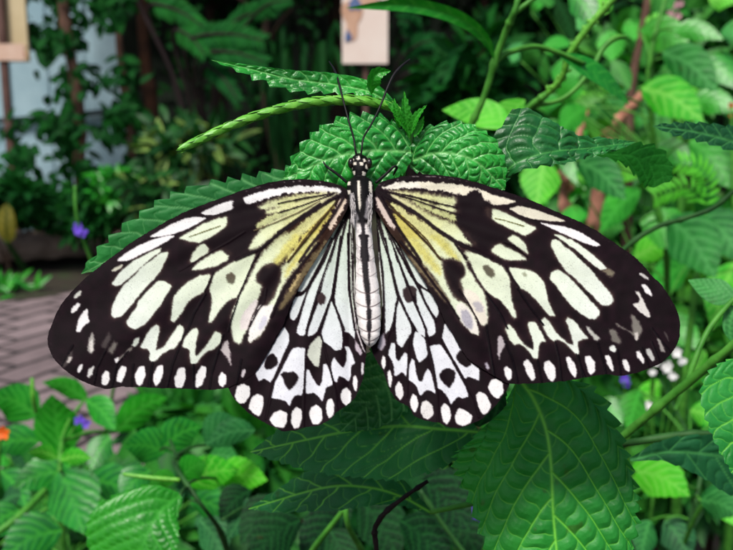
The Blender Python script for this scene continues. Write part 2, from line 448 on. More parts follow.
LH = [
 ('C', AUTO, .7, [205,560,290,440,382,292,396,290,332,410,266,520,250,560]),
 ('C', AUTO, .6, [272,560,322,436,334,418,302,560]),
 ('C', AUTO, .6, [312,560,346,430,392,306,396,312,374,400,352,560]),
 ('C', AUTO, .6, [365,560,386,400,415,300,426,300,411,420,416,560]),
 ('C', (206,212,200), .5, [424,560,431,330,440,335,441,560]),
 ('F', AUTO, .7, [350,312,400,200,470,100,555,0,575,-40,545,40,482,150,430,240,405,290,375,317]),
 ('F', AUTO, .7, [303,450,335,350,380,340,422,298,395,380,360,450,330,492,308,482]),
 ('F', AUTO, .7, [410,330,440,268,500,168,572,30,562,100,520,210,475,330,420,470,396,560,345,572,350,540,375,450]),
 ('I', AUTO, .7, [468,305,500,220,520,170,560,170,555,200,530,290,515,342,480,337]),
 ('F', AUTO, .7, [577,60,605,30,590,150,555,350,500,480,470,560,420,570,440,480,480,380,512,240]),
 ('J', AUTO, .7, [108,162,115,110,160,0,180,-40,228,-20,187,110,140,152]),
 ('F', AUTO, .7, [622,15,652,15,658,200,668,350,690,480,707,565,642,565,620,510,577,370,592,240]),
 ('J', AUTO, .7, [278,-20,368,-20,378,30,390,90,395,150,395,178,350,130,315,80]),
 ('M', (205,212,200), .6, [368,0,385,0,380,200,390,400,420,560,405,560,380,430,368,250]),
 ('M', (214,214,206), .5, [394,-30,406,-30,402,250,397,330,412,430,400,405,390,300]),
 ('J', (196,184,194), 1.0, [395,180,420,210,442,262,430,278,400,242]),
 ('J', (224,216,220), .6, [388,0,398,0,412,120,452,240,467,272,440,232,402,120]),
 ('J', AUTO, .7, [190,140,235,0,253,-60,278,0,310,100,322,160,317,242,275,247,240,217,205,192]),
 ('J', (208,212,198), .8, [103,272,120,210,176,153,197,190,187,260,177,348,150,342,120,302]),
 ('L', AUTO, .7, [308,2,340,-58,390,-145,422,-98,422,-48,400,0,360,90,320,182,305,198,270,172,235,193,215,140,255,78,280,38]),
 ('L', AUTO, .7, [307,292,330,210,380,110,440,-8,470,-18,527,-12,522,100,512,200,502,278,460,275,440,302,425,343,400,312,365,302]),
 ('L', AUTO, .7, [522,263,528,118,545,122,560,160,590,210,610,222,625,180,630,88,650,82,677,150,690,212,650,227,640,262,625,318,600,282,570,260,540,267]),
 ('J', AUTO, .7, [247,372,253,320,270,287,290,318,325,355,342,320,347,260,333,222,357,222,382,270,398,327,372,342,372,402,358,438,330,412,300,402,285,443,268,432]),
 ('L', Wh, .7, [90,282,103,223,140,204,183,223,183,277,152,323,120,328,98,307]),
 ('L', Wh, .7, [172,352,193,288,230,265,266,283,263,352,239,408,203,387]),
 ('L', Wh, .7, [302,422,328,383,370,365,411,383,408,442,387,478,338,468,313,447]),
 ('L', Wh, .7, [432,442,438,378,465,345,498,363,501,422,482,473,453,481]),
 ('L', Wh, .7, [542,392,558,348,590,332,621,358,625,422,602,453,563,453]),
 ('L', Wh, .7, [647,342,658,303,680,292,700,330,693,397,668,418,652,392]),
 ('K', Wh, .7, [307,282,318,243,345,225,373,258,373,312,346,343,318,317]),
 ('K', Wh, .7, [383,202,386,163,400,152,414,185,407,252,391,243]),
 ('K', (222,218,220), .7, [433,122,438,73,450,78,449,142,437,153]),
 ('F', (58,44,46), 1.0, [468,340,500,318,527,350,517,387,490,397,468,372]),
 ('L', DK, .9, [268,95,283,38,320,18,352,50,355,85,320,115,280,118]),
 ('L', DK, .9, [368,148,390,133,430,137,450,128,482,165,467,202,425,250,400,217,383,170]),
]
LH_LINES = [('F', DK, 1.15, [562,-10,500,120,430,260,345,500]), ('F', DK, 1.1, [430,258,400,310,345,335]), ('F', DK, 1.05, [580,15,530,160,480,300,405,550]), ('F', DK, 1.15, [614,-20,590,160,562,340,480,550]), ('F', DK, 1.0, [562,365,600,450,638,550]), ('F', DK, 1.2, [660,-40,664,300,702,550]), ('F', DK, .5, [680,-40,684,300,716,550]),
 ('C', DK, .8, [270,560,330,410,390,290]), ('C', DK, .8, [306,560,345,425,398,300]), ('C', DK, .9, [355,560,385,400,412,290]), ('C', DK, .9, [420,560,418,420,428,300]), ('L', DK, 1.0, [525,-10,518,150,512,300,510,480]), ('L', DK, 1.0, [640,0,690,180,715,360]), ('L', DK, 1.2, [430,-10,330,190,280,420]), ('J', DK, .9, [190,150,230,300,290,548])]
LH_OUT = [346,203, 352,212, 354,240, 354.5,270, 356.5,300, 361,325, 366,345, 366,356, 364.7,366, 363.4,378, 359,389, 353.9,399, 344,407.3, 336.7,412.6, 329.3,420.4, 317.8,425.6, 304.7,427.2, 297,430, 290,431.2, 280.6,430.4, 264.2,422.2, 247.8,412.4, 236.4,401, 229.8,391,
 229,382, 240,360, 262,330, 290,290, 318,245, 340,208]
RF = [
 ('P', (236,230,216), .7, [70,110,130,92,200,80,300,78,330,80,330,108,200,105,110,116]),
 ('P', (230,223,202), .8, [300,78,450,85,560,98,680,125,740,146,740,197,690,187,680,160,640,132,600,150,570,150,450,120,320,108]),
 ('Q', (232,224,204), .8, [133,143,200,153,280,173,345,190,290,207,235,214,180,207,128,187]),
 ('Q', (232,226,206), .7, [296,235,370,220,460,243,560,278,655,315,560,312,480,302,430,297,360,270]),
 ('Q', Wh, .7, [485,322,560,333,640,346,700,373,760,402,760,440,650,397,570,362]),
 ('T', Wh, .7, [-10,232,60,256,120,293,188,336,150,343,90,322,-10,282]),
 ('Q', AUTO, .8, [163,238,230,243,300,273,400,323,468,355,420,392,395,402,330,372,250,332,173,287]),
 ('Q', AUTO, .9, [288,420,325,393,370,418,402,460,417,512,380,492,330,452]),
 ('S', AUTO, 1.0, [128,65,150,33,185,23,240,53,300,83,347,120,290,127,210,117,165,92]),
 ('S', AUTO, .8, [493,30,500,0,530,-5,600,60,660,113,720,165,765,214,765,340,720,312,660,252,590,192,530,112]),
 ('U', AUTO, .8, [-40,50,0,60,60,120,130,190,200,270,252,330,265,375,232,403,195,398,140,342,80,272,30,222,-40,170]),
 ('Q', AUTO, .7, [570,392,620,400,690,438,745,470,745,515,690,472,630,432]),
 ('T', AUTO, .7, [-10,292,60,338,130,388,190,438,228,482,190,490,150,462,90,412,30,357,-10,340]),
 ('U', (122,114,96), 1.4, [188,185,240,173,273,200,252,228]),
 ('S', AUTO, .8, [486,235,498,198,530,180,570,198,620,248,680,308,733,378,765,415,765,480,733,478,680,452,630,412,570,342,520,272]),
 ('U', AUTO, .8, [-40,200,0,233,60,298,120,368,172,420,183,450,155,483,110,478,50,432,0,382,-40,335]),
 ('S', AUTO, .8, [238,168,300,173,380,188,430,228,457,270,472,350,492,410,522,463,490,463,450,422,400,362,350,312,300,292,270,242]),
 ('S', AUTO, .9, [-10,80,40,88,130,128,200,163,242,230,247,300,257,380,288,473,265,478,230,422,190,372,150,347,100,312,60,252,15,170]),
 ('R', AUTO, 1.0, [578,68,640,83,740,115,740,310,720,312,690,282,640,192]),
 ('P', AUTO, 1.2, [128,140,180,163,260,208,340,258,450,308,530,338,562,370,602,400,643,452,600,458,530,432,450,392,350,322,250,242,150,172]),
 ('P', AUTO, 1.1, [110,130,200,133,330,148,430,163,522,178,532,200,500,217,400,192,280,167,170,152]),
 ('P', AUTO, 1.1, [200,160,300,178,400,213,522,235,542,257,480,252,380,227,280,197]),
 ('P', (192,196,136), 1.3, [280,195,370,230,450,258,545,290,562,322,480,297,400,267,320,227]),
 ('P', (214,212,146), 1.6, [118,213,160,215,250,278,350,338,430,383,490,428,540,500,575,565,500,565,420,500,330,420,240,322,170,252]),
 ('P', (208,196,104), 1.5, [148,268,200,288,260,368,320,428,370,478,425,560,310,560,240,452,188,372]),
 ('R', AUTO, 1.2, [318,-10,510,-10,562,90,602,180,652,260,703,330,718,420,718,505,690,528,650,492,610,412,565,312,543,245,582,210,572,160,530,128,470,118,430,108]),
 ('R', AUTO, 1.2, [210,10,300,0,400,80,452,155,457,220,490,290,535,355,560,372,600,402,642,470,668,585,618,562,558,502,508,412,448,312,378,202,298,112]),
 ('R', (236,228,212), 1.3, [565,310,600,300,650,330,700,400,716,500,690,526,650,490,610,410]),
 ('R', (236,230,220), 1.3, [520,400,560,380,610,420,645,490,666,580,618,560,558,500]),
 ('R', (176,172,182), 1.6, [556,430,592,426,628,490,622,545,590,535,558,482]),
 ('R', (188,182,186), 1.5, [628,385,662,372,693,408,693,443,650,433]),
 ('R', (118,104,78), 2.0, [240,90,320,165,390,245,440,315,484,370,474,394,420,335,335,220,262,140]),
 ('P', (216,198,188), .9, [33,173,56,168,82,220,132,310,154,364,120,332,70,262]),
 ('U', (196,192,190), 1.0, [422,203,440,203,478,230,482,245,450,230]),
 ('U', Wh, .9, [437,273,462,272,493,315,500,343,463,323]),
 ('U', (222,218,212), .9, [398,313,422,318,453,380,483,440,488,474,450,458,400,412,382,390,420,385,425,360]),
 ('V', (122,117,110), 1.5, [372,62,400,72,443,140,423,190,405,214,390,192,360,162,300,132,278,108,340,148,385,168]),
 ('V', (200,192,186), .9, [392,172,411,163,417,200,405,215]),
 ('V', (114,109,102), 1.6, [237,148,270,148,313,220,302,238,258,222]),
 ('V', (224,228,222), .9, [241,257,265,243,283,270,271,288,246,277]),
 ('V', (190,190,182), 1.2, [97,130,120,138,152,180,188,205,160,218,118,177]),
 ('X', AUTO, .8, [213,140,235,116,267,145,302,205,332,240,390,280,385,220,353,130,358,103,397,103,432,160,463,222,430,227,417,262,414,328,390,323,350,272,310,237,270,242,238,207]),
 ('X', AUTO, .8, [433,95,455,73,492,110,522,165,562,205,602,235,635,245,610,160,583,90,600,73,642,100,682,160,724,202,690,207,657,227,663,298,640,295,610,262,570,224,530,207,510,222,478,192,453,150]),
 ('X', (188,178,182), 1.2, [168,195,195,188,217,240,202,267,185,292,180,335,170,300]),
 ('X', (176,168,180), .9, [88,355,105,350,122,387,105,393]),
 ('X', Wh, .8, [206,385,225,373,252,398,254,442,235,461,216,432]),
 ('X', Wh, .8, [326,350,350,330,382,368,400,440,380,465,348,422]),
 ('X', Wh, .8, [453,350,480,337,518,378,523,442,500,468,473,442,453,390]),
 ('X', Wh, .8, [586,325,605,315,638,358,653,410,641,443,608,402]),
 ('V', Wh, .8, [90,315,120,310,153,348,153,402,125,425,103,382]),
 ('V', Wh, .8, [213,310,240,307,264,370,262,405,233,372]),
 ('V', Wh, .8, [318,335,345,330,364,373,361,408,333,392]),
 ('V', Wh, .9, [403,285,425,283,457,340,446,361,413,322]),
 ('V', (190,190,186), .9, [463,265,490,268,517,330,500,343,473,302]),
 ('V', (150,145,140), 1.1, [528,200,550,213,582,287,558,282]),
 ('V', FD, 1.1, [572,162,597,183,603,224]),
 # yellow streaks
 ('R', (212,206,116), 3.2, [370,-20,440,40,500,100,545,132,530,95,465,20,420,-20]),
 ('R', (216,210,122), 3.0, [235,5,310,85,385,170,430,215,420,165,345,70,280,0]),
 # dark spots
 ('P', DK, 1.4, [548,205,600,165,605,140,640,126,680,145,688,180,740,200,745,300,725,320,745,380,740,470,690,475,640,440,600,395,570,345,545,290,560,250]),
 ('Q', DK, 1.3, [-20,190,50,165,52,140,92,126,130,145,135,185,160,210,165,270,180,310,280,360,290,420,210,455,180,480,90,470,30,400,-20,330]),
 ('R', DK, 2.0, [448,138,490,113,542,130,577,170,577,217,547,242,562,300,567,357,545,373,508,337,478,272,458,210]),
 ('S', (96,98,82), 1.2, [78,165,110,153,142,185,153,217,130,231,98,202]),
 ('S', (160,164,140), 1.2, [315,205,335,195,348,213,335,225]),
]
RF_LINES = [('X', VN, .9, [100,130,150,440]), ('X', VN, .9, [215,220,260,330,290,470]), ('X', VN, .8, [412,332,440,470]), ('X', VN, .8, [520,222,545,330,560,470]), ('X', VN, .8, [660,300,692,462]), ('V', VN, .8, [40,300,92,440]), ('V', VN, .8, [170,230,200,330,220,420]), ('V', VN, .8, [290,270,310,422]), ('V', VN, .7, [438,262,482,372]), ('V', VN, .7, [500,225,548,348]), ('V', VN, .7, [500,140,560,220,612,285]), ('S', VN, .9, [290,295,360,400,450,520]), ('S', VN, .9, [95,320,180,440,230,540]), ('P', DK, 2.1, [60,132,150,186,300,277,420,372,530,442,640,492,740,538]), ('P', DK, 1.8, [62,165,110,252,190,382,260,482,310,560]), ('P', (40,26,16), 1.3, [100,190,170,270,270,370,350,450,430,545]), ('R', DK, 1.5, [185,10,290,130,390,270,470,370,540,480]),('R', DK, .9, [545,300,580,350,620,420,665,505]), ('Q', (100,98,50), .6, [215,296,270,307,390,343]), ('P', DK, 1.0, [90,130,250,160,400,200,530,230]), ('P', DK, .9, [120,140,280,185,420,235,545,275]),
 ('P', (70,52,26), .9, [140,240,260,340,350,430,430,548]), ('S', DK, 1.0, [215,160,250,220,300,290]), ('Q', DK, .9, [270,440,330,460,410,530]), ('P', DK, 1.2, [520,450,590,548])]
RF_OUT = [374,192, 379.8,183, 394.6,178.2, 411,175.2, 427.3,174.4, 451.9,176.6, 471.5,181, 490,186.3, 514,194.2, 538.6,203.4, 558.2,212.3, 578,221, 594.6,229.6, 619,245.7, 638.8,260.6, 652,275.5, 662.5,286, 673,302.5, 678.9,316, 680,329.7,
 679.4,338, 673,350.8, 663.3,361.2, 651.9,367.4, 635.5,373.2, 619,375.9, 606,374.3, 586.4,377.2, 570,380.3, 543.7,383, 527.3,383.6, 509.3,383.6, 499.5,379, 489.6,373.4, 478.2,366,
 468.2,359, 460,347.6, 451.9,332.8, 445.3,323, 440.4,310.4, 432.2,295, 425.7,284.2, 414.2,266.2, 402.7,249.8, 391.3,234, 380,217, 374,208, 372.5,199]
RH = [
 ('P', AUTO, .6, [33,278,45,300,118,560,68,560,58,400]),
 ('P', AUTO, .6, [57,283,76,300,160,560,126,560]),
 ('P', AUTO, .6, [84,312,150,442,166,520,205,560,167,560,112,400]),
 ('P', AUTO, .6, [112,372,202,510,258,560,218,560,150,432]),
 ('R', AUTO, .7, [166,25,210,58,280,160,353,292,345,303,300,272,270,232,220,130]),
 ('R', AUTO, .7, [308,288,370,318,412,400,421,440,405,478,378,442,338,370]),
 ('R', AUTO, .7, [155,50,190,110,240,210,290,290,340,390,395,500,402,560,385,582,358,592,328,490,285,370,280,300,240,280,200,180]),
 ('Y', AUTO, .7, [283,-20,325,-20,390,110,401,150,375,171,348,142,308,50]),
 ('R', AUTO, .7, [105,0,140,0,150,80,190,190,225,290,205,320,215,370,245,385,270,370,300,460,333,550,337,594,300,572,260,500,185,350,150,220]),
 ('Y', AUTO, .7, [200,-20,270,-20,310,80,335,160,320,168,270,122,228,50]),
 ('R', AUTO, .7, [65,0,90,0,120,130,150,280,165,345,150,440,127,550,95,562,90,400,80,200]),
 ('Y', AUTO, .7, [92,-20,158,-20,147,90,115,152,93,178,93,80]),
 ('R', (206,210,204), .6, [48,20,60,100,75,250,84,400,70,405,60,250]),
 ('P', (206,212,200), .7, [10,290,25,290,32,548,5,548]),
 ('Y', AUTO, .7, [163,0,180,-55,200,0,240,80,257,160,232,200,195,263,163,232,158,120]),
 ('Y', AUTO, .7, [260,230,275,162,300,168,337,210,352,300,342,320,300,353,283,320]),
 ('Y', AUTO, .7, [438,212,455,118,465,115,512,190,562,270,600,330,620,358,668,390,668,463,640,452,600,437,580,452,540,380,480,280]),
 ('Z', AUTO, .7, [357,8,385,0,430,-6,482,70,532,160,577,240,603,312,565,327,535,314,505,350,495,365,470,312,435,272,415,267,405,200,385,110]),
 ('Z', AUTO, .7, [232,212,238,130,255,82,272,95,282,170,300,220,320,220,335,170,355,142,377,180,403,303,370,277,340,277,305,313,285,252,260,227]),
 ('Y', AUTO, .7, [108,302,130,228,152,233,157,320,175,345,210,288,230,300,224,443,195,407,165,432,148,432,145,370,130,332]),
 ('Z', Wh, .7, [68,100,80,62,94,75,97,120,85,148,71,125]),
 ('Z', Wh, .7, [105,165,122,152,137,200,126,263,113,247]),
 ('Z', Wh, .7, [150,265,175,217,197,245,206,302,185,338,158,307]),
 ('Z', Wh, .7, [243,340,260,295,287,313,296,365,275,415,250,387]),
 ('Z', (228,224,222), .7, [307,400,318,348,345,335,383,368,388,427,355,455,323,442]),
 ('Z', Wh, .7, [431,385,455,352,487,378,496,442,470,488,443,462]),
 ('Z', Wh, .7, [516,440,540,382,582,398,625,430,618,473,570,495,528,482]),
 ('a', Wh, .7, [278,310,300,282,342,298,375,370,352,412,325,428,298,387]),
 ('a', Wh, .7, [352,260,373,213,405,204,443,228,451,287,415,331,378,307]),
 ('Y', (176,166,178), 1.2, [60,200,85,170,97,240,72,278,48,262]),
 ('R', (52,40,42), 1.0, [198,300,225,288,255,278,287,300,277,337,256,347,250,377,230,383,203,347]),
 ('Y', DK, .9, [523,320,545,278,582,278,612,330,618,365,590,383,548,357]),
 ('Z', DK, .9, [423,180,445,148,480,140,523,160,518,212,485,265,458,242,428,207]),
]
RH_LINES = [('R', DK, 1.15, [165,10,275,245,340,390,402,495]), ('R', DK, 1.1, [282,258,320,290,372,322]), ('R', DK, 1.05, [148,55,225,260,270,380,346,550]), ('R', DK, 1.15, [92,-10,130,180,165,330,270,550]), ('R', DK, 1.0, [172,368,150,450,138,550]), ('R', DK, 1.2, [48,-10,78,200,86,400,84,550]), ('P', DK, .9, [35,280,75,420,122,560]), ('P', DK, .8, [75,290,140,460,168,560]), ('P', DK, .8, [90,330,160,470,210,560]), ('P', DK, .9, [28,280,40,420,50,560]), ('Y', DK, 1.1, [160,-10,150,90,105,200,105,400]), ('Y', DK, 1.1, [262,150,235,330,225,560]), ('Z', DK, 1.1, [350,-30,385,120,410,300,415,470]), ('Z', DK, 1.2, [440,-30,540,160,640,330,665,440])]
RH_OUT = [373,204, 376,215, 377.4,240, 379,264.6, 381.5,289, 382,308.8, 379,330, 371,346, 371.5,351, 376.5,361, 383,371, 388,385.2, 391.3,392.5, 397.8,400.9, 408.5,406.8, 414.2,415.4, 424,420.5, 434,422, 438.8,422.4, 445.3,426, 456.8,428, 462.7,427.2, 475.8,422.2, 487.3,414, 500.4,399.2, 507,389.4, 509.4,383.5,
 508,372, 495,357, 470,322, 440,278, 410,238, 378,205]

# plane the butterfly lies in: leaning back from the lens
TILT = math.radians(24)
BN = -FW * math.cos(TILT) + UP * math.sin(TILT)
BP0 = at(361, 290, DB)
def on_plane(px, py, off):
    r = ray(px, py)
    t = (((BP0 + BN * 0 - CP) @ BN) + off) / (r @ BN)
    return CP + r * t[..., None]

FSTOPS = [(0, (230,224,194)), (28, (216,213,160)), (60, (217,219,158)), (88, (221,227,182)), (115, (222,231,200)), (195, (225,234,214)), (250, (230,237,226)), (330, (234,236,232))]
HSTOPS = [(0, (196,212,188)), (60, (206,219,206)), (110, (218,225,224)), (170, (228,229,235)), (250, (230,230,238))]
def auto_col(d, stops):
    k = [s[0] for s in stops]
    return np.stack([np.interp(d, k, [s[1][i] for s in stops]) for i in range(3)], -1)

def build_wing(name, out, cells, lines, root, stops, zoff, mat, parent, step=0.8, costa=False):
    O = catmull(np.array(out, float).reshape(-1, 2), 520, True)
    cn = O.mean(0); rd = norm(O - cn)
    O = O + rd * ((vnoise(O[:, 0] * .22, O[:, 1] * .22) - .5) * 0.9 + (vnoise(O[:, 0] * .7 + 4, O[:, 1] * .7) - .5) * .5)[:, None]
    x0, y0 = O.min(0) - 1.5; x1, y1 = O.max(0) + 1.5
    gx = np.arange(x0, x1, step); gy = np.arange(y0, y1, step)
    X, Y = np.meshgrid(gx, gy, indexing='ij')
    sd = poly_sd(O, X, Y)
    keep = sd > -0.75 * step
    q = keep[:-1, :-1] & keep[1:, :-1] & keep[1:, 1:] & keep[:-1, 1:]
    idx = np.arange(X.size).reshape(X.shape)
    fq = np.stack([idx[:-1, :-1][q], idx[:-1, 1:][q], idx[1:, 1:][q], idx[1:, :-1][q]], -1)
    used = np.unique(fq); remap = np.full(X.size, -1); remap[used] = np.arange(len(used))
    fq = remap[fq]
    x = X.ravel()[used].copy(); y = Y.ravel()[used].copy(); s = sd.ravel()[used]
    o_ = s < 0.3 * step                                            # snap the rim to the outline
    ox, oy = x[o_], y[o_]
    A = O; B = np.roll(O, -1, 0); E = B - A
    t = np.clip(((ox[:, None] - A[:, 0]) * E[:, 0] + (oy[:, None] - A[:, 1]) * E[:, 1]) / (E ** 2).sum(1), 0, 1)
    cx = A[:, 0] + t * E[:, 0]; cy = A[:, 1] + t * E[:, 1]
    k = ((cx - ox[:, None]) ** 2 + (cy - oy[:, None]) ** 2).argmin(1)
    x[o_] = cx[np.arange(len(k)), k]; y[o_] = cy[np.arange(len(k)), k]
    # pattern
    d = np.hypot(x - root[0], y - root[1])
    j1 = (vnoise(x * 0.8, y * 0.8) - 0.5) * 0.9 + (vnoise(x * .28 + 31, y * .28 + 17) - .5) * (0.9 if costa else 0.3)
    halo = np.zeros(len(x))
    n2 = vnoise(x * 0.16 + 9, y * 0.16)
    col = np.tile(np.array(DK, float), (len(x), 1)) * (0.85 + 0.5 * n2[:, None])
    if costa: col = col + np.array((26., 19., 5.)) * (np.clip((120 - d) / 60, 0, 1) * smooth01(y - root[1], 6, 30))[:, None]
    auto = auto_col(d + 14 * (n2 - 0.5), stops)
    hgt = np.zeros(len(x)); rid = np.zeros(len(x))
    for kz, c, soft, pts in cells:
        P = chaikin(zp(kz, pts))
        m = (x > P[:, 0].min() - 4) & (x < P[:, 0].max() + 4) & (y > P[:, 1].min() - 4) & (y < P[:, 1].max() + 4)
        if not m.any(): continue
        kb = np.clip((135 - d[m]) / 60, 0, 1) if costa else 0.0
        sdv = poly_sd(P, x[m], y[m]) + j1[m] * (min(1.3, soft) + 1.4 * kb) + (0.22 if costa else 0.0) + 0.9 * kb
        a = smooth01(sdv, -soft, soft)[:, None]
        cc = auto[m] if c is None else np.array(c, float)
        if c is None and costa: a = smooth01(sdv, -(1.3 + 1.1 * kb) * soft, (1.2 + 1.5 * kb) * soft)[:, None]
        if costa and c is None: halo[m] = np.maximum(halo[m] * (1 - a[:, 0]), np.exp(np.minimum(sdv, 0) / 1.7) * (sdv > -8))
        lum = 1.0 if c is None or sum(c) > 350 else 0.0
        col[m] = col[m] * (1 - a) + cc * a
        hgt[m] = hgt[m] * (1 - a[:, 0]) + lum * a[:, 0]
    if costa:
        hz = ((0.42 - 0.2 * np.clip((135 - d) / 60, 0, 1)) * halo * (1 - hgt) * (0.5 + n2))[:, None]
        col = col * (1 - hz) + np.array((104, 84, 70.)) * hz
    for kz, c, w, pts in lines:
        dl = line_d(zp(kz, pts), x, y) + j1 * 0.4
        a = (1 - smooth01(dl, w * 0.5, w * 1.3))[:, None] * 0.92
        col = col * (1 - a) + np.array(c, float) * a
        hgt = hgt * (1 - a[:, 0]); rid = np.maximum(rid, a[:, 0])
    # scattered dark scales on the light cells
    sp = smooth01(vnoise(x * 1.3 + 3, y * 1.3 + 7), 0.80, 0.95)[:, None] * 0.14
    if costa:
        ylw = smooth01((col[:, 0] + col[:, 1]) / 2 - col[:, 2], 25, 60)
        sp = np.maximum(sp, (smooth01(0.6 * vnoise(x * 1.9 + 13, y * 1.9 + 2) + 0.4 * vnoise(x * .35, y * .35), 0.4, 0.85) * 0.16 * ylw)[:, None])
    col = col * (1 - sp) + np.array(DK, float) * sp
    # specular glints along the costa painted into the colour, dark veins through the dark border
    if costa:
        dl = line_d(np.array(out, float).reshape(-1, 2)[1:20], x, y)
        gl = smooth01(dl, 1.0, 1.6) * (1 - smooth01(dl, 2.2, 3.2)) * smooth01(vnoise(x * 0.45, y * 0.9 + 5), .62, .85)
        gl = (gl * (0.6 * np.clip((130 - d) / 70, 0.12, 1)))[:, None]
        col = col * (1 - gl) + np.array((190, 180, 176.)) * gl
    off = zoff(x, y, d) - hgt * 0.00008 + rid * 0.00013 + 0.00012 * (vnoise(x * 0.09, y * 0.09) - 0.5) * np.clip(d / 80, 0, 1)
    ang = np.arctan2(y - root[1], np.abs(x - root[0]))
    off = off + 0.00030 * np.sin(ang * 26) * np.clip(d / 160, 0, 1)
    V = on_plane(x, y, off)
    return mesh_obj(name, V, fq, mat, parent, {'Col': s2l(np.clip(col, 0, 255))})

M_WING = attr_mat('wing_scales', rough=0.6, spec=0.06, speck=0.11, sscale=5200.0, trans=0.10, bump=0.12)
M_BODY = attr_mat('body_scales', rough=0.6, spec=0.15, speck=0.12, sscale=3800.0, bump=0.25)
M_CHITIN = simple_mat('black_chitin', [(0.3, (0.004, 0.003, 0.004)), (0.7, (0.012, 0.010, 0.012))], 900, rough=0.5, spec=0.25)
M_EYE = simple_mat('compound_eye', [(0.3, (0.006, 0.004, 0.004)), (0.7, (0.022, 0.012, 0.010))], 1500, rough=0.22, spec=0.6)
M_HAIR = simple_mat('pale_hair', [(0.3, (0.42, 0.39, 0.38)), (0.7, (0.8, 0.75, 0.74))], 700, rough=0.7)

bfly = empty('butterfly', on_plane(np.array(361.), np.array(195.), 0.0),
             'black and white butterfly with yellow tinged forewings spread wide, resting on the bumpy green leaf', 'butterfly')
xr = lambda x: np.abs(x - 361) / 317.0
zf = lambda x, y, d: 0.0011 + 0.0030 * xr(x) ** 1.6 - 0.0009 * np.clip((y - 300) / 90, 0, 1)
zh = lambda x, y, d: 0.0001 + 0.0022 * xr(x) ** 1.3 - 0.0006 * np.clip((x - 330) / 20, 0, 1) * np.clip((395 - x) / 20, 0, 1)
build_wing('hindwing', LH_OUT, LH, LH_LINES, (349, 200), HSTOPS, zh, M_WING, bfly)
build_wing('hindwing', RH_OUT, RH, RH_LINES, (373, 200), HSTOPS, zh, M_WING, bfly)
build_wing('forewing', LF_OUT, LF, LF_LINES, (347, 194), FSTOPS, zf, M_WING, bfly, costa=True)
build_wing('forewing', RF_OUT, RF, RF_LINES, (374, 194), FSTOPS, zf, M_WING, bfly, costa=True)

# body: head, thorax and abdomen in one surface
SEC = np.array([(153.2,358.0,360.0,.5),(154.4,355.5,362.5,.8),(157,352.5,366.5,.85),(160,351,368.3,.85),(164,350.6,369,.85),(169,351.5,368.5,.85),(173.5,353,366.8,.85),(176.5,353.6,366.2,.85),(179.5,350,370.5,.85),(184,347.3,373.2,.9),(190,346.8,374.2,.95),
 (197,347.3,374.2,.95),(206,349,373.8,.92),(215,351.8,373,.88),(223,354.3,371.6,.85),(229,355,371.7,.85),(243,356,372.8,.85),(264,356,375.4,.85),(289,355.5,379,.85),(305,356,380.4,.85),(322,358,380.5,.85),(332,360,380,.85),(338,361.8,378.6,.85),(343,364.6,375.6,.85),(346.3,368.2,371.8,.8),(347,369.7,370.3,.5)])
ny, nt_ = 420, 72
yy = np.interp(np.linspace(0, 1, ny), np.linspace(0, 1, 4), [153.2, 190, 250, 347.0])
sm = catmull(SEC, 400); o = np.argsort(sm[:, 0])
xl = np.interp(yy, sm[o, 0], sm[o, 1]); xr_ = np.interp(yy, sm[o, 0], sm[o, 2]); th_ = np.interp(yy, sm[o, 0], sm[o, 3])
rings = [249, 262, 277, 293.5, 307, 319.8, 332, 341]
bul = np.zeros(ny)
for a_, b_ in zip([229] + rings, rings + [348]):
    m = (yy >= a_) & (yy < b_)
    bul[m] = np.sin((yy[m] - a_) / (b_ - a_) * math.pi) ** 0.6
cxm = (xl + xr_) / 2; hw = (xr_ - xl) / 2 * (1 + 0.06 * (bul - 0.6) * (yy > 229))
th = np.linspace(0, 2 * math.pi, nt_, endpoint=False)
PX = cxm[:, None] + hw[:, None] * np.cos(th)[None]
PY = np.repeat(yy[:, None], nt_, 1)
mm = DB / F
OFF = 0.0012 + (hw * th_ * mm)[:, None] * (np.sin(th)[None] + 0.25)
PXf, PYf = PX.ravel(), PY.ravel()
z2 = lambda f, ox, oy, s: np.array(f, float).reshape(-1, 2) / s + np.array([ox, oy])
col = np.zeros((len(PXf), 3)) + np.array((9, 7, 9.))
ab = smooth01(PYf + 2.5 * np.abs(PXf - 363) / 8 - 1.0, 221, 226)[:, None]
sh = vnoise(PXf * 0.5, PYf * 0.35)
pale = np.array((248, 241, 238.)) * (0.92 + 0.1 * sh)[:, None]
greyz = 0.5 * smooth01(np.abs(np.abs(PXf - np.interp(PYf, yy, cxm)) - 6.0), 3.2, 1.0) * smooth01(PYf, 300, 262) * smooth01(sh, 0.35, 0.7)
pale = pale * (1 - 0.55 * greyz[:, None]) + np.array((88, 78, 84.)) * 0.55 * greyz[:, None]
col = col * (1 - ab) + pale * ab
cream = (232, 224, 208)
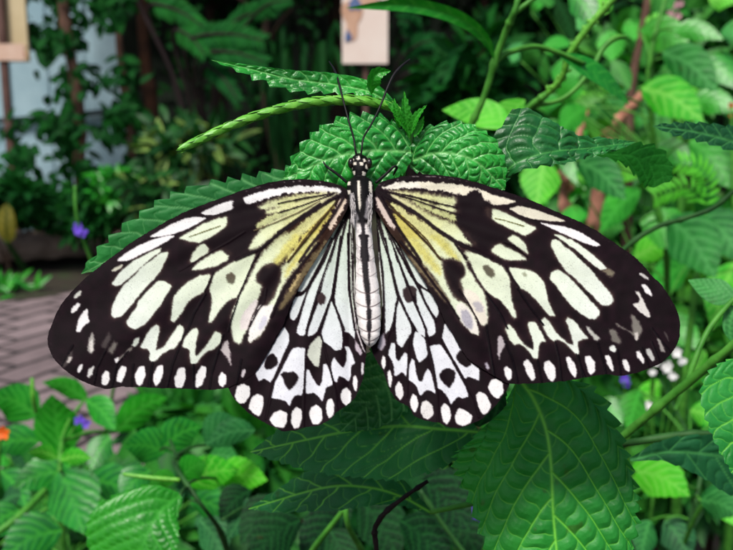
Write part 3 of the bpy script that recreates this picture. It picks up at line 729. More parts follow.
BP_ = [(cream, .6, z2([340,118,362,112,368,140,350,150,338,138], 310, 140, 7.33)), (cream, .5, z2([303,138,324,138,320,162,298,164], 310, 140, 7.33)), (cream, .5, z2([386,138,404,138,414,160,395,162], 310, 140, 7.33)),
 (cream, .5, z2([313,163,342,163,340,184,316,187], 310, 140, 7.33)), (cream, .5, z2([360,163,390,163,390,187,366,187], 310, 140, 7.33)), (cream, .6, z2([283,190,306,178,314,217,296,222], 310, 140, 7.33)), (cream, .6, z2([410,173,434,190,432,222,403,205], 310, 140, 7.33)),
 (cream, .5, z2([306,233,332,223,332,257,310,262], 310, 140, 7.33)), (cream, .5, z2([383,226,412,238,407,262,383,260], 310, 140, 7.33)),
 (cream, .6, z2([345,298,367,298,370,400,374,480,362,530,352,420], 310, 140, 7.33)), (cream, .6, z2([430,303,452,303,457,350,457,392,435,382], 310, 140, 7.33)),
 (cream, .7, z2([270,303,297,303,297,332,273,332], 310, 140, 7.33)), (cream, .7, z2([273,368,297,366,300,397,278,400], 310, 140, 7.33)),
 ((150,146,150), 1.5, zp('C', [425,140,445,150,462,250,485,300,455,330,440,310,428,230])), ((150,146,150), 1.5, zp('C', [557,140,527,180,522,250,512,290,550,312,562,230])),
 ((20,14,20), 1.0, zp('C', [488,290,515,290,520,390,547,400,530,430,537,480,552,560,488,560,495,430,478,400,500,390])),
 ((20,14,20), 1.0, zp('M', [430,-20,477,-20,475,90,482,220,492,300,492,420,499,560,468,560,470,420,458,330,443,220,438,110])),
 ((24,18,24), .9, zp('J', [468,-10,499,-10,498,100,491,170,487,217,480,217,473,120]))]
for c, soft, P in BP_:
    sdb = poly_sd(chaikin(P), PXf, PYf) + (vnoise(PXf * 1.4, PYf * 1.4) - .5) * .8
    if c[0] < 60:                                   # the dark back line narrows where the rings meet
        seg_ = np.interp(PYf, yy, bul); sdb = sdb - 0.8 * (1 - seg_) * smooth01(PYf, 262, 290)
    a = smooth01(sdb, -soft, soft)[:, None]
    col = col * (1 - a) + np.array(c, float) * a
cxa = np.interp(PYf, yy, cxm); hwa = np.interp(PYf, yy, hw)
for r_ in rings:
    arc = r_ - 5.0 * ((PXf - cxa) / np.maximum(hwa, 1)) ** 2
    w_ = 0.55 if r_ > 280 else 0.4
    a = (np.exp(-((PYf - arc) / w_) ** 2) * (0.85 if r_ > 280 else 0.5))[:, None]
    col = col * (1 - a) + np.array((66, 50, 52.)) * a
    a = (np.exp(-((PYf - arc + 2.0) / 1.2) ** 2) * 0.5 * (np.abs(PXf - cxa) > 3.5))[:, None]
    col = col * (1 - a) + np.array((248, 238, 232.)) * a
V = on_plane(PXf, PYf, OFF.ravel())
Fb = [tuple(f) for f in grid_faces(ny, nt_, True)] + [tuple(range(nt_)), tuple(range((ny - 1) * nt_, ny * nt_))[::-1]]
mesh_obj('body', V, Fb, M_BODY, bfly, {'Col': s2l(np.clip(col, 0, 255))})

def ellipsoid(name, c, ax, rad, mat, parent, nu=24, nv=32):
    u = np.linspace(0.02, math.pi - 0.02, nu); v = np.linspace(0, 2 * math.pi, nv, endpoint=False)
    L = np.stack([np.sin(u)[:, None] * np.cos(v), np.sin(u)[:, None] * np.sin(v), np.repeat(np.cos(u)[:, None], nv, 1)], -1).reshape(-1, 3)
    V = np.asarray(c) + (L * rad) @ np.asarray(ax)
    return mesh_obj(name, V, [tuple(f) for f in grid_faces(nu, nv, True)] + [tuple(range(nv)), tuple(range((nu - 1) * nv, nu * nv))[::-1]], mat, parent)
BU = np.cross(BN, RT); BU = BU / np.linalg.norm(BU)            # up the body, in its plane
for ex in (350.9, 369.2):
    ellipsoid('eye', on_plane(np.array(ex), np.array(163.3), 0.0022), [RT, BU, BN], np.array([3.4, 6.0, 5.6]) * mm, M_EYE, bfly)
def bpts(L): return np.array([on_plane(np.array(float(a)), np.array(float(b)), c) for a, b, c in L])
tube('antenna', bpts([(356.6,156,.003),(355.4,150,.0036),(354,139.8,.004),(349.2,122.6,.005),(343.5,101.6,.005),(338.7,82.5,.004),(334.9,71,.002),(329.2,61.5,-.001)]),
     np.array([1.2,1.1,1.05,1.02,1.05,1.2,1.1,.55]) * mm, M_CHITIN, bfly, seg=8, n=60)
tube('antenna', bpts([(360.8,156,.003),(361.6,150,.0036),(363.5,137.9,.004),(370.2,126.4,.005),(379.8,107.3,.006),(387.4,88.2,.0065),(394,74.8,.0065),(402.7,65.3,.006),(410,59.5,.0055)]),
     np.array([1.2,1.1,1.05,1.02,1.08,1.3,1.55,1.55,1.0]) * mm, M_CHITIN, bfly, seg=8, n=60)
tube('leg', bpts([(347,182.5,.0004),(337.3,174.2,.0012),(329,168.2,.0016),(325.6,165.2,.0012),(322.5,160.5,.0006),(319,154,-.0003),(316,148.8,-.0012),(314.5,146.8,-.0018)]),
     np.array([1.6,1.5,1.45,1.0,.95,1.15,1.0,.5]) * mm, M_CHITIN, bfly, seg=10, n=60)
tube('leg', bpts([(375.5,183,.0004),(386.4,173.6,.0012),(395,166.4,.0016),(396.8,167.6,.001),(395,171.5,.0002),(393.2,175.3,-.001)]),
     np.array([1.6,1.45,1.4,1.4,1.3,.7]) * mm, M_CHITIN, bfly, seg=10, n=50)
hb = MB()
for sgn, cx_ in ((-1, 352.5), (1, 370.5)):
    for i in range(95):
        y_ = 192 + 29 * random.random(); x_ = cx_ + sgn * random.uniform(-2.6, 1.6)
        o0 = 0.0035 + random.uniform(-.0006, .0006)
        p0 = on_plane(np.array(x_), np.array(y_), o0); p1 = on_plane(np.array(x_ + random.uniform(-1, 1)), np.array(y_ + 4.0), o0 + .0003)
        p2 = on_plane(np.array(x_ + sgn * random.uniform(-2, 1.2)), np.array(y_ + random.uniform(7, 11)), o0 - random.uniform(0, .0006))
        hb.tube([p0, p1, p2], np.array([.28, .26, .06]) * mm, seg=4, n=5)
hb.build('hair', M_HAIR, bfly)

# ------------------------------------------------------------------ leaves
def c3n(t, sp): return t / (2.2 * sp)
def leaf_arrays(mid, wpos, wneg, roll=0.0, nu=70, nv=26, teeth=0, tooth=0.1, fold=0.0, curl=0.0, nsec=6, cot=1.0, upc=0.25, vw=1.0, bull=0.0,
                ter=True, wave=0.0, seed=0, n_up=None, one_side=0, irr=0.0, tsp=.5, tvein=.38):
    """mid: [(px,py,depth)]; half widths as [(u, px)] on the two sides. returns V, F, vein, patch"""
    mid = np.array(mid, float)
    P = at(mid[:, 0], mid[:, 1], mid[:, 2])
    dmean = mid[:, 2].mean(); k = dmean / F
    C = resample(catmull(P, 200), nu)
    L = np.linalg.norm(np.diff(C, axis=0), axis=1).sum()
    u = np.linspace(0, 1, nu)
    T = norm(np.gradient(C, axis=0))
    nrm = -FW if n_up is None else np.asarray(n_up, float)
    S = norm(np.cross(nrm[None], T)); Nn = norm(np.cross(T, S))
    r = np.radians(np.interp(u, np.linspace(0, 1, len(roll)), roll) if hasattr(roll, '__len__') else np.full(nu, roll))[:, None]
    S, Nn = S * np.cos(r) + Nn * np.sin(r), Nn * np.cos(r) - S * np.sin(r)
    v = np.sin(np.linspace(-1, 1, nv) * math.pi / 2 * 0.85) / math.sin(math.pi / 2 * 0.85)
    def prof(w):
        w = np.array(w, float); uu = np.linspace(0, 1, 160)
        c = catmull(np.column_stack([w[:, 0], w[:, 1]]), 300)
        return np.maximum(np.interp(u, c[:, 0], c[:, 1]), 0) * k
    wp, wn = prof(wpos), prof(wneg)
    w = np.where(v[None] >= 0, wp[:, None], wn[:, None])
    uu = np.repeat(u[:, None], nv, 1)
    if teeth:
        ph = uu * teeth + 0.35 * vnoise(uu * teeth * 0.7 + seed * 3.1, v[None] * 0.01 + seed)
        fr = ph - np.floor(ph)
        saw = np.where(fr < 0.8, fr / 0.8, (1 - fr) / 0.2) - 0.55
        big = np.maximum(wp, wn).max()
        tid = np.floor(ph); saw = saw * (0.55 + 0.9 * vnoise(tid * 1.37 + seed, np.sign(v)[None] * 3 + seed * .7))
        w = w + big * tooth * saw * (np.abs(v)[None] ** 5) * smooth01(w, 0.0, big * 0.35) * (1 if one_side == 0 else (np.sign(v)[None] == one_side))
    t = np.abs(v)[None] * w
    # veins
    irn = irr * (vnoise(uu * 9 + seed, v[None] * 4 + seed) - .5)
    sp = L / (nsec + 0.6)
    sgn = np.sign(v)[None]
    q = uu * L - t * cot - upc * t ** 2 / max(wp.max(), wn.max()) + np.where(sgn > 0, 0.0, 0.42 * sp) - 0.25 * sp + irn * sp
    ki = np.round(q / sp)
    d2 = np.abs(q - ki * sp) / math.sqrt(1 + cot * cot)
    d2 = np.where((ki < 0) | (t < 1e-9), 1.0, d2)
    wm = 1.5 * k * vw * (1.15 - 0.7 * uu)
    w2 = 0.95 * k * vw * (1.1 - 0.6 * np.abs(v)[None])
    gs = L / nu
    w2 = np.maximum(w2, 0.8 * np.maximum(gs, 2.4 * cot * w / nv) / math.sqrt(1 + cot * cot))
    v1 = np.exp(-(t / np.maximum(wm, 1e-6)) ** 2)
    v2 = np.exp(-(d2 / np.maximum(w2, 1e-6)) ** 2) * 0.85 * (t < 0.97 * w)
    fq = q / sp - np.floor(q / sp)
    st = np.floor(q / sp)
    h = 0.0 * t
    if ter:
        s3 = sp * tsp
        c3 = (cot * uu * L + t) / math.sqrt(1 + cot * cot) - 0.16 * sp * np.sin(fq * math.pi) + 1.6 * s3 * vnoise(st * 3.7 + seed + c3n(t, sp), sgn * 2 + fq * 1.6 + seed)
        d3 = np.abs(c3 / s3 - np.round(c3 / s3)) * s3
        d4 = np.abs(fq - 0.5 + 0.12 * np.sin(c3 / s3 * 9)) * sp
        w3 = np.maximum(0.6 * k * vw, 0.6 * np.maximum(2.4 * w / nv, gs * cot) / math.sqrt(1 + cot * cot))
        v3 = np.exp(-(d3 / w3) ** 2) * tvein * (0.45 + 0.75 * vnoise(st * 2.3 + seed, fq * 2 + np.round(c3 / s3) * 1.7)) + 0 * d4
        cell = np.minimum(d3 / (0.34 * s3), 1) * np.minimum(d2 / (0.3 * sp), 1)
    else:
        v3 = 0; cell = np.minimum(d2 / (0.35 * sp), 1)
    vein = np.clip(np.maximum(np.maximum(v1, v2), v3), 0, 1)
    dome = np.clip(cell, 0, 1) ** 0.6 * np.minimum(t / (0.12 * w.max() + 1e-9), 1)
    h = bull * sp * dome - 0.25 * bull * sp * v2
    if wave:
        h = h + wave * w.max() * np.sin(uu * 9 + seed + 1.3 * v[None]) * (v[None] ** 2)
    off = fold * t + curl * t ** 2 / max(wp.max(), wn.max()) + h
    V = C[:, None] + (v[None] * w)[..., None] * S[:, None] + off[..., None] * Nn[:, None]
    patch = smooth01(np.abs(v)[None] * 1.0 + 0.25 * (vnoise(uu * 6 + seed, v[None] * 2) - .5), 0.45, 0.75) + 0 * uu
    return V.reshape(-1, 3), grid_faces(nu, nv), vein.ravel(), patch.ravel()

def leaf(mat, parent, mid, wpos, wneg=None, label=None, name='leaf', tint=0.0, **kw):
    V, Fc, ve, pa = leaf_arrays(mid, wpos, wneg if wneg is not None else wpos, **kw)
    o = mesh_obj(name, V, Fc, mat, parent, {'vein': ve, 'patch': pa, 'tint': np.full(len(V), tint)})
    if label: o['label'] = label
    return o

OV = [(0, .06), (.12, .55), (.3, .95), (.45, 1), (.65, .78), (.85, .38), (1, 0)]       # ovate
LA = [(0, .1), (.2, .7), (.4, 1), (.65, .8), (.85, .4), (1, 0)]                        # lance
def wid(prof, px): return [(a, b * px) for a, b in prof]

# small leaf cards for far foliage: one folded blade of 6 faces, many in one mesh
def foliage(name, centers, dirs, normals, length, width, mat, parent, tints=None, fold=0.25, droop=0.25, nseg=4, patch=False, seed=0, pfrac=1.0):
    n = len(centers)
    u = np.linspace(0, 1, nseg + 1)
    prof = np.interp(u, [0, .15, .4, .7, 1], [.08, .65, 1, .75, .03])
    D = norm(dirs); S = norm(np.cross(normals, D)); Nn = np.cross(D, S)
    lv = np.broadcast_to(np.asarray(length, float).reshape(-1, 1, 1), (n, 1, 1)); wv = np.broadcast_to(np.asarray(width, float).reshape(-1, 1, 1), (n, 1, 1))
    V = np.zeros((n, nseg + 1, 3, 3))
    for j, s in enumerate((-1, 0, 1)):
        V[:, :, j] = (centers[:, None] + u[None, :, None] * lv * D[:, None] - droop * (u ** 2)[None, :, None] * lv * Nn[:, None]
                      + s * prof[None, :, None] * wv * S[:, None] * 0.5 + abs(s) * fold * prof[None, :, None] * wv * Nn[:, None] * 0.5)
    base = grid_faces(nseg + 1, 3)
    m = (nseg + 1) * 3
    Fc = (np.arange(n)[:, None, None] * m + base[None]).reshape(-1, 4)
    vein = np.tile(np.array([0, .55, 0.]), (n, nseg + 1, 1)).reshape(-1)
    g = np.random.default_rng(seed)
    pt = (np.tile(np.array([1., .5, 1.]), (n, nseg + 1, 1)) * (g.random(n) < pfrac)[:, None, None]).reshape(-1)
    if tints is None: tints = g.uniform(-1, 1, n)
    return mesh_obj(name, V.reshape(-1, 3), Fc, mat, parent, {'vein': vein, 'patch': pt, 'tint': np.repeat(tints, m)})

# ------------------------------------------------------------------ plant materials
ML_BUMP = leaf_mat('leaf_bumpy_glossy', (26, 136, 42), (50, 174, 62), (130, 210, 116), trans=0.10, rough=0.34, spec=0.6, nscale=220, bump=0.4, coat=.1)
ML_MID = leaf_mat('leaf_mid_green', (28, 118, 46), (48, 146, 66), (110, 186, 110), trans=0.15, rough=0.5, spec=0.4, nscale=160, bump=0.15)
ML_BIG = leaf_mat('leaf_big_dark', (26, 122, 42), (50, 154, 62), (122, 214, 70), trans=0.06, rough=0.44, spec=0.32, nscale=120, bump=0.2)
ML_DARK = leaf_mat('leaf_deep_shade', (14, 72, 40), (26, 94, 54), (64, 140, 72), trans=0.04, rough=0.55, spec=0.3, nscale=110, bump=0.2)
ML_BEND = leaf_mat('leaf_bending', (20, 92, 36), (38, 124, 56), (74, 156, 70), trans=0.05, rough=0.4, spec=0.55, nscale=140, bump=0.3)
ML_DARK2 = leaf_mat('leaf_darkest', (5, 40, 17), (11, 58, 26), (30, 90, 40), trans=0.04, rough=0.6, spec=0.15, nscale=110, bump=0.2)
ML_BLUE = leaf_mat('leaf_bluish', (16, 104, 34), (40, 138, 50), (76, 164, 80), trans=0.08, rough=0.5, spec=0.35, nscale=90)
ML_LIME = leaf_mat('leaf_lime', (58, 190, 22), (96, 226, 48), (140, 236, 90), trans=0.35, rough=0.5, spec=0.35, nscale=70)
ML_FRESH = leaf_mat('leaf_fresh', (12, 126, 22), (44, 170, 38), (72, 184, 58), trans=0.22, rough=0.34, spec=0.55, nscale=90)
ML_SHRUB = leaf_mat('leaf_shrub', (12, 88, 20), (40, 136, 36), (70, 154, 56), trans=0.25, rough=0.5, spec=0.35, nscale=30, fine=200)
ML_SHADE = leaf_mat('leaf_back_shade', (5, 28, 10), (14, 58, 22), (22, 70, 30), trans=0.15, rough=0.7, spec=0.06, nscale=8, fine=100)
ML_FERN = leaf_mat('leaf_fern', (12, 66, 24), (28, 104, 42), (44, 120, 54), trans=0.2, rough=0.7, spec=0.08, nscale=8, fine=100)
ML_SHRUBD = leaf_mat('leaf_shrub_shade', (6, 50, 14), (20, 92, 26), (34, 104, 40), trans=0.2, rough=0.65, spec=0.1, nscale=20, fine=150)
ML_VARI = leaf_mat('leaf_variegated', (12, 60, 20), (30, 98, 36), (40, 104, 40), trans=0.2, rough=0.5, spec=0.3, nscale=14, fine=100, patch=(160, 190, 96))
ML_CROT = leaf_mat('leaf_croton', (250, 222, 80), (255, 236, 130), (90, 96, 20), trans=0.3, rough=0.45, nscale=30, patch=(150, 140, 40))
M_STEM = simple_mat('green_stem', [(0.3, s2l((54, 124, 36))), (0.7, s2l((92, 168, 60)))], 160, rough=0.5, bump=0.2)
M_STEMD = simple_mat('dark_green_stem', [(0.3, s2l((30, 70, 30))), (0.7, s2l((52, 104, 44)))], 120, rough=0.6, bump=0.2)
M_SPIKE = simple_mat('flower_spike_green', [(0.3, s2l((78, 160, 40))), (0.7, s2l((128, 206, 74)))], 500, rough=0.42, bump=0.3, spec=0.5)
M_TWIG = simple_mat('dark_twig', [(0.3, s2l((22, 14, 16))), (0.7, s2l((50, 34, 34)))], 200, rough=0.7, bump=0.5)
M_BARK = simple_mat('reddish_bark', [(0.25, s2l((70, 50, 42))), (0.75, s2l((118, 88, 72)))], 18, rough=0.9, bump=0.6)
M_BARKD = simple_mat('dark_bark', [(0.25, s2l((30, 22, 18))), (0.75, s2l((66, 48, 36)))], 10, rough=0.9, bump=0.6)
M_PINKW = simple_mat('peeled_pink_wood', [(0.25, s2l((150, 98, 78))), (0.75, s2l((216, 152, 128)))], 30, rough=0.85, bump=0.8)
M_CUT = simple_mat('cut_wood', [(0.3, s2l((214, 160, 120))), (0.7, s2l((236, 190, 150)))], 60, rough=0.8)
M_PURPLE = simple_mat('purple_petal', [(0.3, s2l((86, 50, 190))), (0.7, s2l((128, 92, 226)))], 100, rough=0.6)
M_WHITEP = simple_mat('white_petal', [(0.3, s2l((226, 226, 226))), (0.7, s2l((246, 244, 240)))], 60, rough=0.6)
M_ORANGE = simple_mat('orange_petal', [(0.3, s2l((224, 84, 20))), (0.7, s2l((246, 124, 40)))], 60, rough=0.6)
M_RED = simple_mat('red_petal', [(0.3, s2l((170, 20, 30))), (0.7, s2l((214, 40, 50)))], 60, rough=0.6)
M_PINKP = simple_mat('pink_petal', [(0.3, s2l((170, 126, 134))), (0.7, s2l((200, 156, 160)))], 60, rough=0.6)

# ------------------------------------------------------------------ the plant the butterfly sits on
host = empty('perch_plant', ground(np.array(430.), np.array(480.)) * 0 + np.array([0.06, 0.26, 0.0]),
             'big toothed-leaf plant with a curved green flower spike carrying the butterfly', 'plant')
# left long leaf behind the left wing
leaf(ML_MID, host, [(356, 186, .181), (280, 209, .1785), (200, 222, .176), (140, 245, .1745), (81, 274, .173)],
     [(0, 8), (.2, 28), (.45, 30), (.7, 26), (.9, 8), (1, 0)], [(0, 8), (.2, 37), (.45, 37), (.65, 33), (.85, 20), (.95, 9), (1, 0)],
     nu=420, nv=56, teeth=17, tooth=.15, nsec=9, cot=1.5, bull=.035, curl=-.12, vw=.85, seed=2, roll=-12, irr=.2, label='long leaf with toothed edge behind the left forewing')
# bumpy leaf behind the head, pointing left
leaf(ML_BUMP, host, [(411, 152, .1775), (370, 151, .1745), (330, 159, .1735), (282, 180, .174)],
     [(0, 10), (.15, 34), (.4, 38), (.65, 30), (.85, 15), (1, 0)], [(0, 10), (.13, 30), (.35, 39), (.6, 34), (.82, 20), (1, 0)],
     nu=340, nv=90, teeth=11, tooth=.15, nsec=6.5, cot=.75, bull=.135, curl=-.15, vw=.9, seed=4, irr=.22, label='bumpy glossy leaf behind the head of the butterfly')
leaf(ML_BUMP, host, [(409, 162, .1790), (440, 153, .1755), (475, 161, .1745), (505, 190, .177)],
     [(0, 8), (.15, 24), (.4, 33), (.65, 30), (.85, 18), (1, 0)], [(0, 6), (.2, 28), (.5, 34), (.8, 20), (1, 0)],
     nu=340, nv=90, teeth=11, tooth=.10, nsec=6.5, cot=.7, bull=.135, curl=-.2, vw=.8, seed=9, irr=.22, label='bumpy glossy leaf above the right forewing')
# large leaf to the right with its tip turned under
leaf(ML_BEND, host, [(496, 190, .185), (512, 166, .181), (545, 153, .181), (590, 148, .187), (636, 142, .194)],
     [(0, 4), (.1, 20), (.2, 40), (.28, 53), (.36, 50), (.46, 32), (.6, 15), (.75, 9), (.9, 4), (1, 0)], [(0, 3), (.2, 10), (.4, 15), (.6, 11), (.85, 6), (1, 0)],
     nu=360, nv=76, teeth=13, tooth=.05, nsec=7, cot=.35, bull=.13, curl=-.1, vw=.55, seed=5, roll=-14, tint=.1, irr=.4, label='large dark leaf bending to the right above the right wing')
leaf(leaf_mat('leaf_underside', (14, 92, 18), (26, 116, 26), (40, 130, 40), trans=.25, rough=.6, spec=.25, nscale=120), host,
     [(594, 154, .194), (630, 156, .197), (655, 166, .2), (671, 180, .201)],
     [(0, 1), (.25, 8), (.5, 15), (.75, 18), (1, 5)], [(0, 1), (.25, 6), (.5, 16), (.75, 24), (.9, 18), (1, 3)],
     nu=150, nv=36, teeth=7, tooth=.2, nsec=5, cot=1.3, bull=.03, vw=.5, seed=6, name='leaf_tip', label='dark green leaf tip turned under')
# leaf seen edge on, above the flower spike
leaf(ML_BUMP, host, [(400, 112, .18), (372, 93, .1795), (335, 85, .179), (290, 79, .177), (245, 68, .175), (211, 60, .172)],
     [(0, 2), (.2, 6), (.45, 12), (.62, 13), (.8, 8), (1, 0)], [(0, 2), (.2, 10), (.5, 10), (.8, 4), (1, 0)],
     nu=300, nv=40, teeth=11, tooth=.42, one_side=1, nsec=9, cot=.7, bull=.07, fold=.2, vw=.5, seed=3, roll=8, tint=.1, irr=.4, label='long narrow toothed leaf seen edge on above the flower spike')
leaf(ML_FRESH, host, [(371, 95, .1775), (371, 84, .176), (377, 74, .1755), (391, 71, .176)], wid(OV, 8), roll=[60, 40, 10, 0], nu=60, nv=20, teeth=8, tooth=.12, bull=.08, fold=.5, vw=.5, label='small curled young leaf')
# sprout
for i, (m_, w_) in enumerate([([(409, 138, .177), (405, 114, .175), (404, 91, .174)], 6), ([(411, 134, .1765), (416, 118, .175), (427, 105, .174)], 4.5), ([(405, 130, .1765), (397, 114, .176), (385, 101, .176)], 6),
                              ([(414, 137, .1765), (421, 124, .176), (424, 116, .1755)], 4), ([(400, 128, .1765), (396, 110, .175), (394, 98, .1745)], 4)]):
    leaf(ML_FRESH, host, m_, wid(LA, w_), nu=60, nv=16, teeth=7, tooth=.25, bull=.1, fold=.5, vw=.5, seed=i, roll=[20, -20, 25, -10, 5][i], tint=.2)
tube('stem', [tuple(at(*p)) for p in [(407, 108, .1795), (410, 132, .1785), (407, 150, .1785), (402, 172, .181), (404, 240, .19), (500, 400, .215), (545, 520, .235), (556, 640, .26)]] + [(0.06, .26, .45), (0.06, .26, 0.0)],
     np.array([.0006, .0007, .0008, .0008, .0010, .0013, .0016, .002, .003, .004]), M_STEM, host, seg=12, n=90, wobble=.15)
# flower spike: a stalk with bracts pressed along it
SP = catmull(np.array([tuple(at(*p)) for p in [(412, 124, .1785), (398, 111, .1785), (375, 103, .1775), (345, 100.5, .1765), (308, 103, .1755), (268, 112.5, .174), (232, 125.5, .173), (203, 138.5, .172), (178, 150.5, .171)]]), 120)
rad = np.interp(np.linspace(0, 1, 120), [0, .08, .3, .7, .93, 1], [.5, .8, 1.0, .95, .8, .35]) * 4.4 * .175 / F
sb = MB(); sb.tube(SP[::3], rad[::3] * .88, seg=14, n=120)
Ts = norm(np.gradient(SP, axis=0))
for i in range(96):
    j = 4 + int(i * 1.16); c = SP[j]; t_ = Ts[j]; a = i * 2.4
    A = norm(np.cross(t_, [0.1, .3, .9])); B = np.cross(t_, A)
    o_ = math.cos(a) * A + math.sin(a) * B; s_ = np.cross(t_, o_); R_ = rad[j]
    V = []
    for u_, w_, h_ in ((-.2, .55, .80), (1.6, .75, 1.04), (3.0, .5, 1.12), (4.2, .05, 1.06)):
        for k in (-1, 0, 1): V.append(c + t_ * u_ * R_ + o_ * R_ * (h_ + (.12 if k == 0 else -.06)) + s_ * k * w_ * R_)
    sb.add(V, [(r * 3 + q, r * 3 + q + 1, r * 3 + q + 4, r * 3 + q + 3) for r in range(3) for q in range(2)])
sb.build('flower_spike', M_SPIKE, host)
# big leaf at the lower right
leaf(ML_BIG, host, [(520, 380, .1838), (534, 400, .1825), (546, 430, .1808), (551, 465, .1797), (553, 510, .1786), (557, 555, .1776), (566, 632, .176)],
     [(0, 6), (.05, 30), (.12, 56), (.2, 70), (.33, 79), (.45, 86), (.58, 86), (.72, 74), (.9, 30), (1, 0)],
     [(0, 6), (.05, 30), (.12, 62), (.2, 86), (.35, 96), (.5, 82), (.62, 72), (.78, 60), (.92, 25), (1, 0)],
     nu=480, nv=250, teeth=19, tooth=.075, nsec=5.2, cot=.95, upc=.9, bull=.07, curl=-.12, vw=1.15, seed=8, wave=.03, irr=.12, tint=.12, tsp=.36, tvein=.42, label='big dark green toothed leaf at lower right with pale branching veins')
# dark leaves below the hindwings
leaf(ML_BIG, host, [(478, 432, .192), (440, 429, .193), (400, 426, .194), (350, 431, .196), (305, 440, .198), (250, 452, .2)],
     [(0, 3), (.1, 32), (.3, 52), (.5, 48), (.7, 36), (.88, 16), (1, 0)], [(0, 3), (.12, 30), (.3, 44), (.55, 40), (.8, 22), (1, 0)],
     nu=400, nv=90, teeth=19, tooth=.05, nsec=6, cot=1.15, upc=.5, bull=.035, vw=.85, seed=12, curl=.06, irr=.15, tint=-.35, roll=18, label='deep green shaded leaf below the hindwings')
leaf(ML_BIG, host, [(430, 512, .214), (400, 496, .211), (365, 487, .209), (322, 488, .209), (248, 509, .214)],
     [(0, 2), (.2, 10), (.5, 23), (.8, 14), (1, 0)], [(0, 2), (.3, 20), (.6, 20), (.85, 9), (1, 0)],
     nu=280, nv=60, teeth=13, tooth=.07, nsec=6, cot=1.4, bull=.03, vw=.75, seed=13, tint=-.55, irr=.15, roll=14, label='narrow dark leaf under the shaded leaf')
leaf(ML_MID, host, [(400, 345, .189), (382, 385, .19), (365, 408, .192), (340, 432, .195)], [(0, 20), (.4, 34), (.7, 24), (1, 0)], None,
     nu=140, nv=40, teeth=12, tooth=.1, nsec=6, cot=.8, bull=.10, vw=.7, seed=14, tint=-.1, label='green leaf showing between the two hindwings')
leaf(ML_DARK, host, [(500, 372, .196), (470, 400, .2), (430, 412, .203)], wid(OV, 30), nu=100, nv=30, teeth=10, tooth=.06, bull=.03, seed=15)
# right edge leaves
leaf(ML_BIG, host, [(752, 358, .172), (738, 392, .170), (734, 428, .168), (738, 485, .166)], wid(OV, 34), [(0, 4), (.15, 26), (.35, 38), (.55, 28), (.75, 16), (1, 0)],
     nu=300, nv=70, teeth=14, tooth=.09, nsec=5, cot=.7, bull=.05, vw=.7, seed=16, tint=-.1, irr=.2, label='dark toothed leaf cut off by the right edge of the picture')
leaf(ML_DARK, host, [(630, 460, .222), (670, 452, .223), (726, 457, .226), (790, 474, .23)], [(0, 2), (.2, 13), (.45, 20), (.7, 22), (1, 8)], [(0, 1), (.2, 9), (.45, 24), (.7, 36), (1, 10)],
     nu=140, nv=40, teeth=10, tooth=.05, nsec=5, cot=.9, bull=.05, vw=1.0, seed=17, tint=.2, label='dark leaf with pale midrib under the right twig')
leaf(ML_DARK, host, [(748, 146, .212), (700, 133, .209), (652, 126, .206)], [(0, 10), (.4, 9), (.75, 7), (1, 0)], [(0, 18), (.4, 12), (.8, 6), (1, 0)], nu=160, nv=30, teeth=7, tooth=.18, bull=.04, seed=18, tint=.1, label='toothed dark leaf tip at the upper right edge')
# petioles so that the leaves hang on the plant
for a, b, c, r in [((408, 152, .1785), (460, 185, .184), (497, 189, .185), .0006), ((404, 240, .19), (470, 320, .186), (521, 382, .1838), .0010), ((508, 412, .216), (495, 428, .2), (478, 432, .192), .0008),
                   ((535, 495, .231), (480, 502, .219), (430, 512, .214), .0008), ((402, 172, .181), (380, 176, .182), (356, 186, .181), .0008), ((404, 250, .19), (402, 300, .19), (400, 345, .189), .0008),
                   ((404, 245, .19), (470, 330, .193), (500, 372, .196), .0007)]:
    tube('leaf_stalk', [at(*a), at(*b), at(*c)], [r, r, r * .8], M_STEM, host, seg=8, n=20)

# strong green stem on the right
twig = empty('leafy_stem', (0.16, 0.40, 0.0), 'thick green stem slanting up to the right edge with one side shoot', 'plant')
tube('stem', [(0.16, .40, 0.0), (.12, .34, .35)] + [tuple(at(*p)) for p in [(560, 500, .28), (612, 446, .245), (647, 416, .235), (690, 381, .225), (733, 345, .215), (800, 288, .205)]], [.004, .003, .0018, .00115, .00115, .00115, .0011, .001], M_STEM, twig, seg=12, n=90, wobble=.2)
tube('side_shoot', [at(687, 384, .2255), at(695, 359, .226), at(709, 329, .228), at(728, 305, .23), at(750, 285, .232)], [.0009, .0008, .00075, .0007, .0006], M_STEM, twig, seg=10, n=30)
leaf(ML_BLUE, twig, [(738, 297, .25), (715, 291, .252), (688, 280, .255)], wid(OV, 15), roll=25, nu=50, nv=16, bull=.03, vw=.5, label='bluish leaf at the top of the side shoot')
leaf(ML_BLUE, twig, [(728, 305, .232), (745, 330, .23), (770, 350, .23)], wid(OV, 18), nu=50, nv=16, bull=.03)
tube('twig', [at(612, 448, .247), at(640, 441, .236), at(690, 434, .234), at(735, 433, .233), at(790, 424, .232)], [.0007, .0011, .0009, .0009, .0008], M_STEMD, twig, seg=8, n=40, wobble=.5)

# ------------------------------------------------------------------ other plants near the lens
def plant(name, label, base, cat='plant', group=None): return empty(name, base, label, cat, group)
def stem(parent, pts, r, mat=None, **kw):
    kw.setdefault('wobble', .22)
    return tube('stem', pts, r, mat or M_STEM, parent, seg=8, **kw)

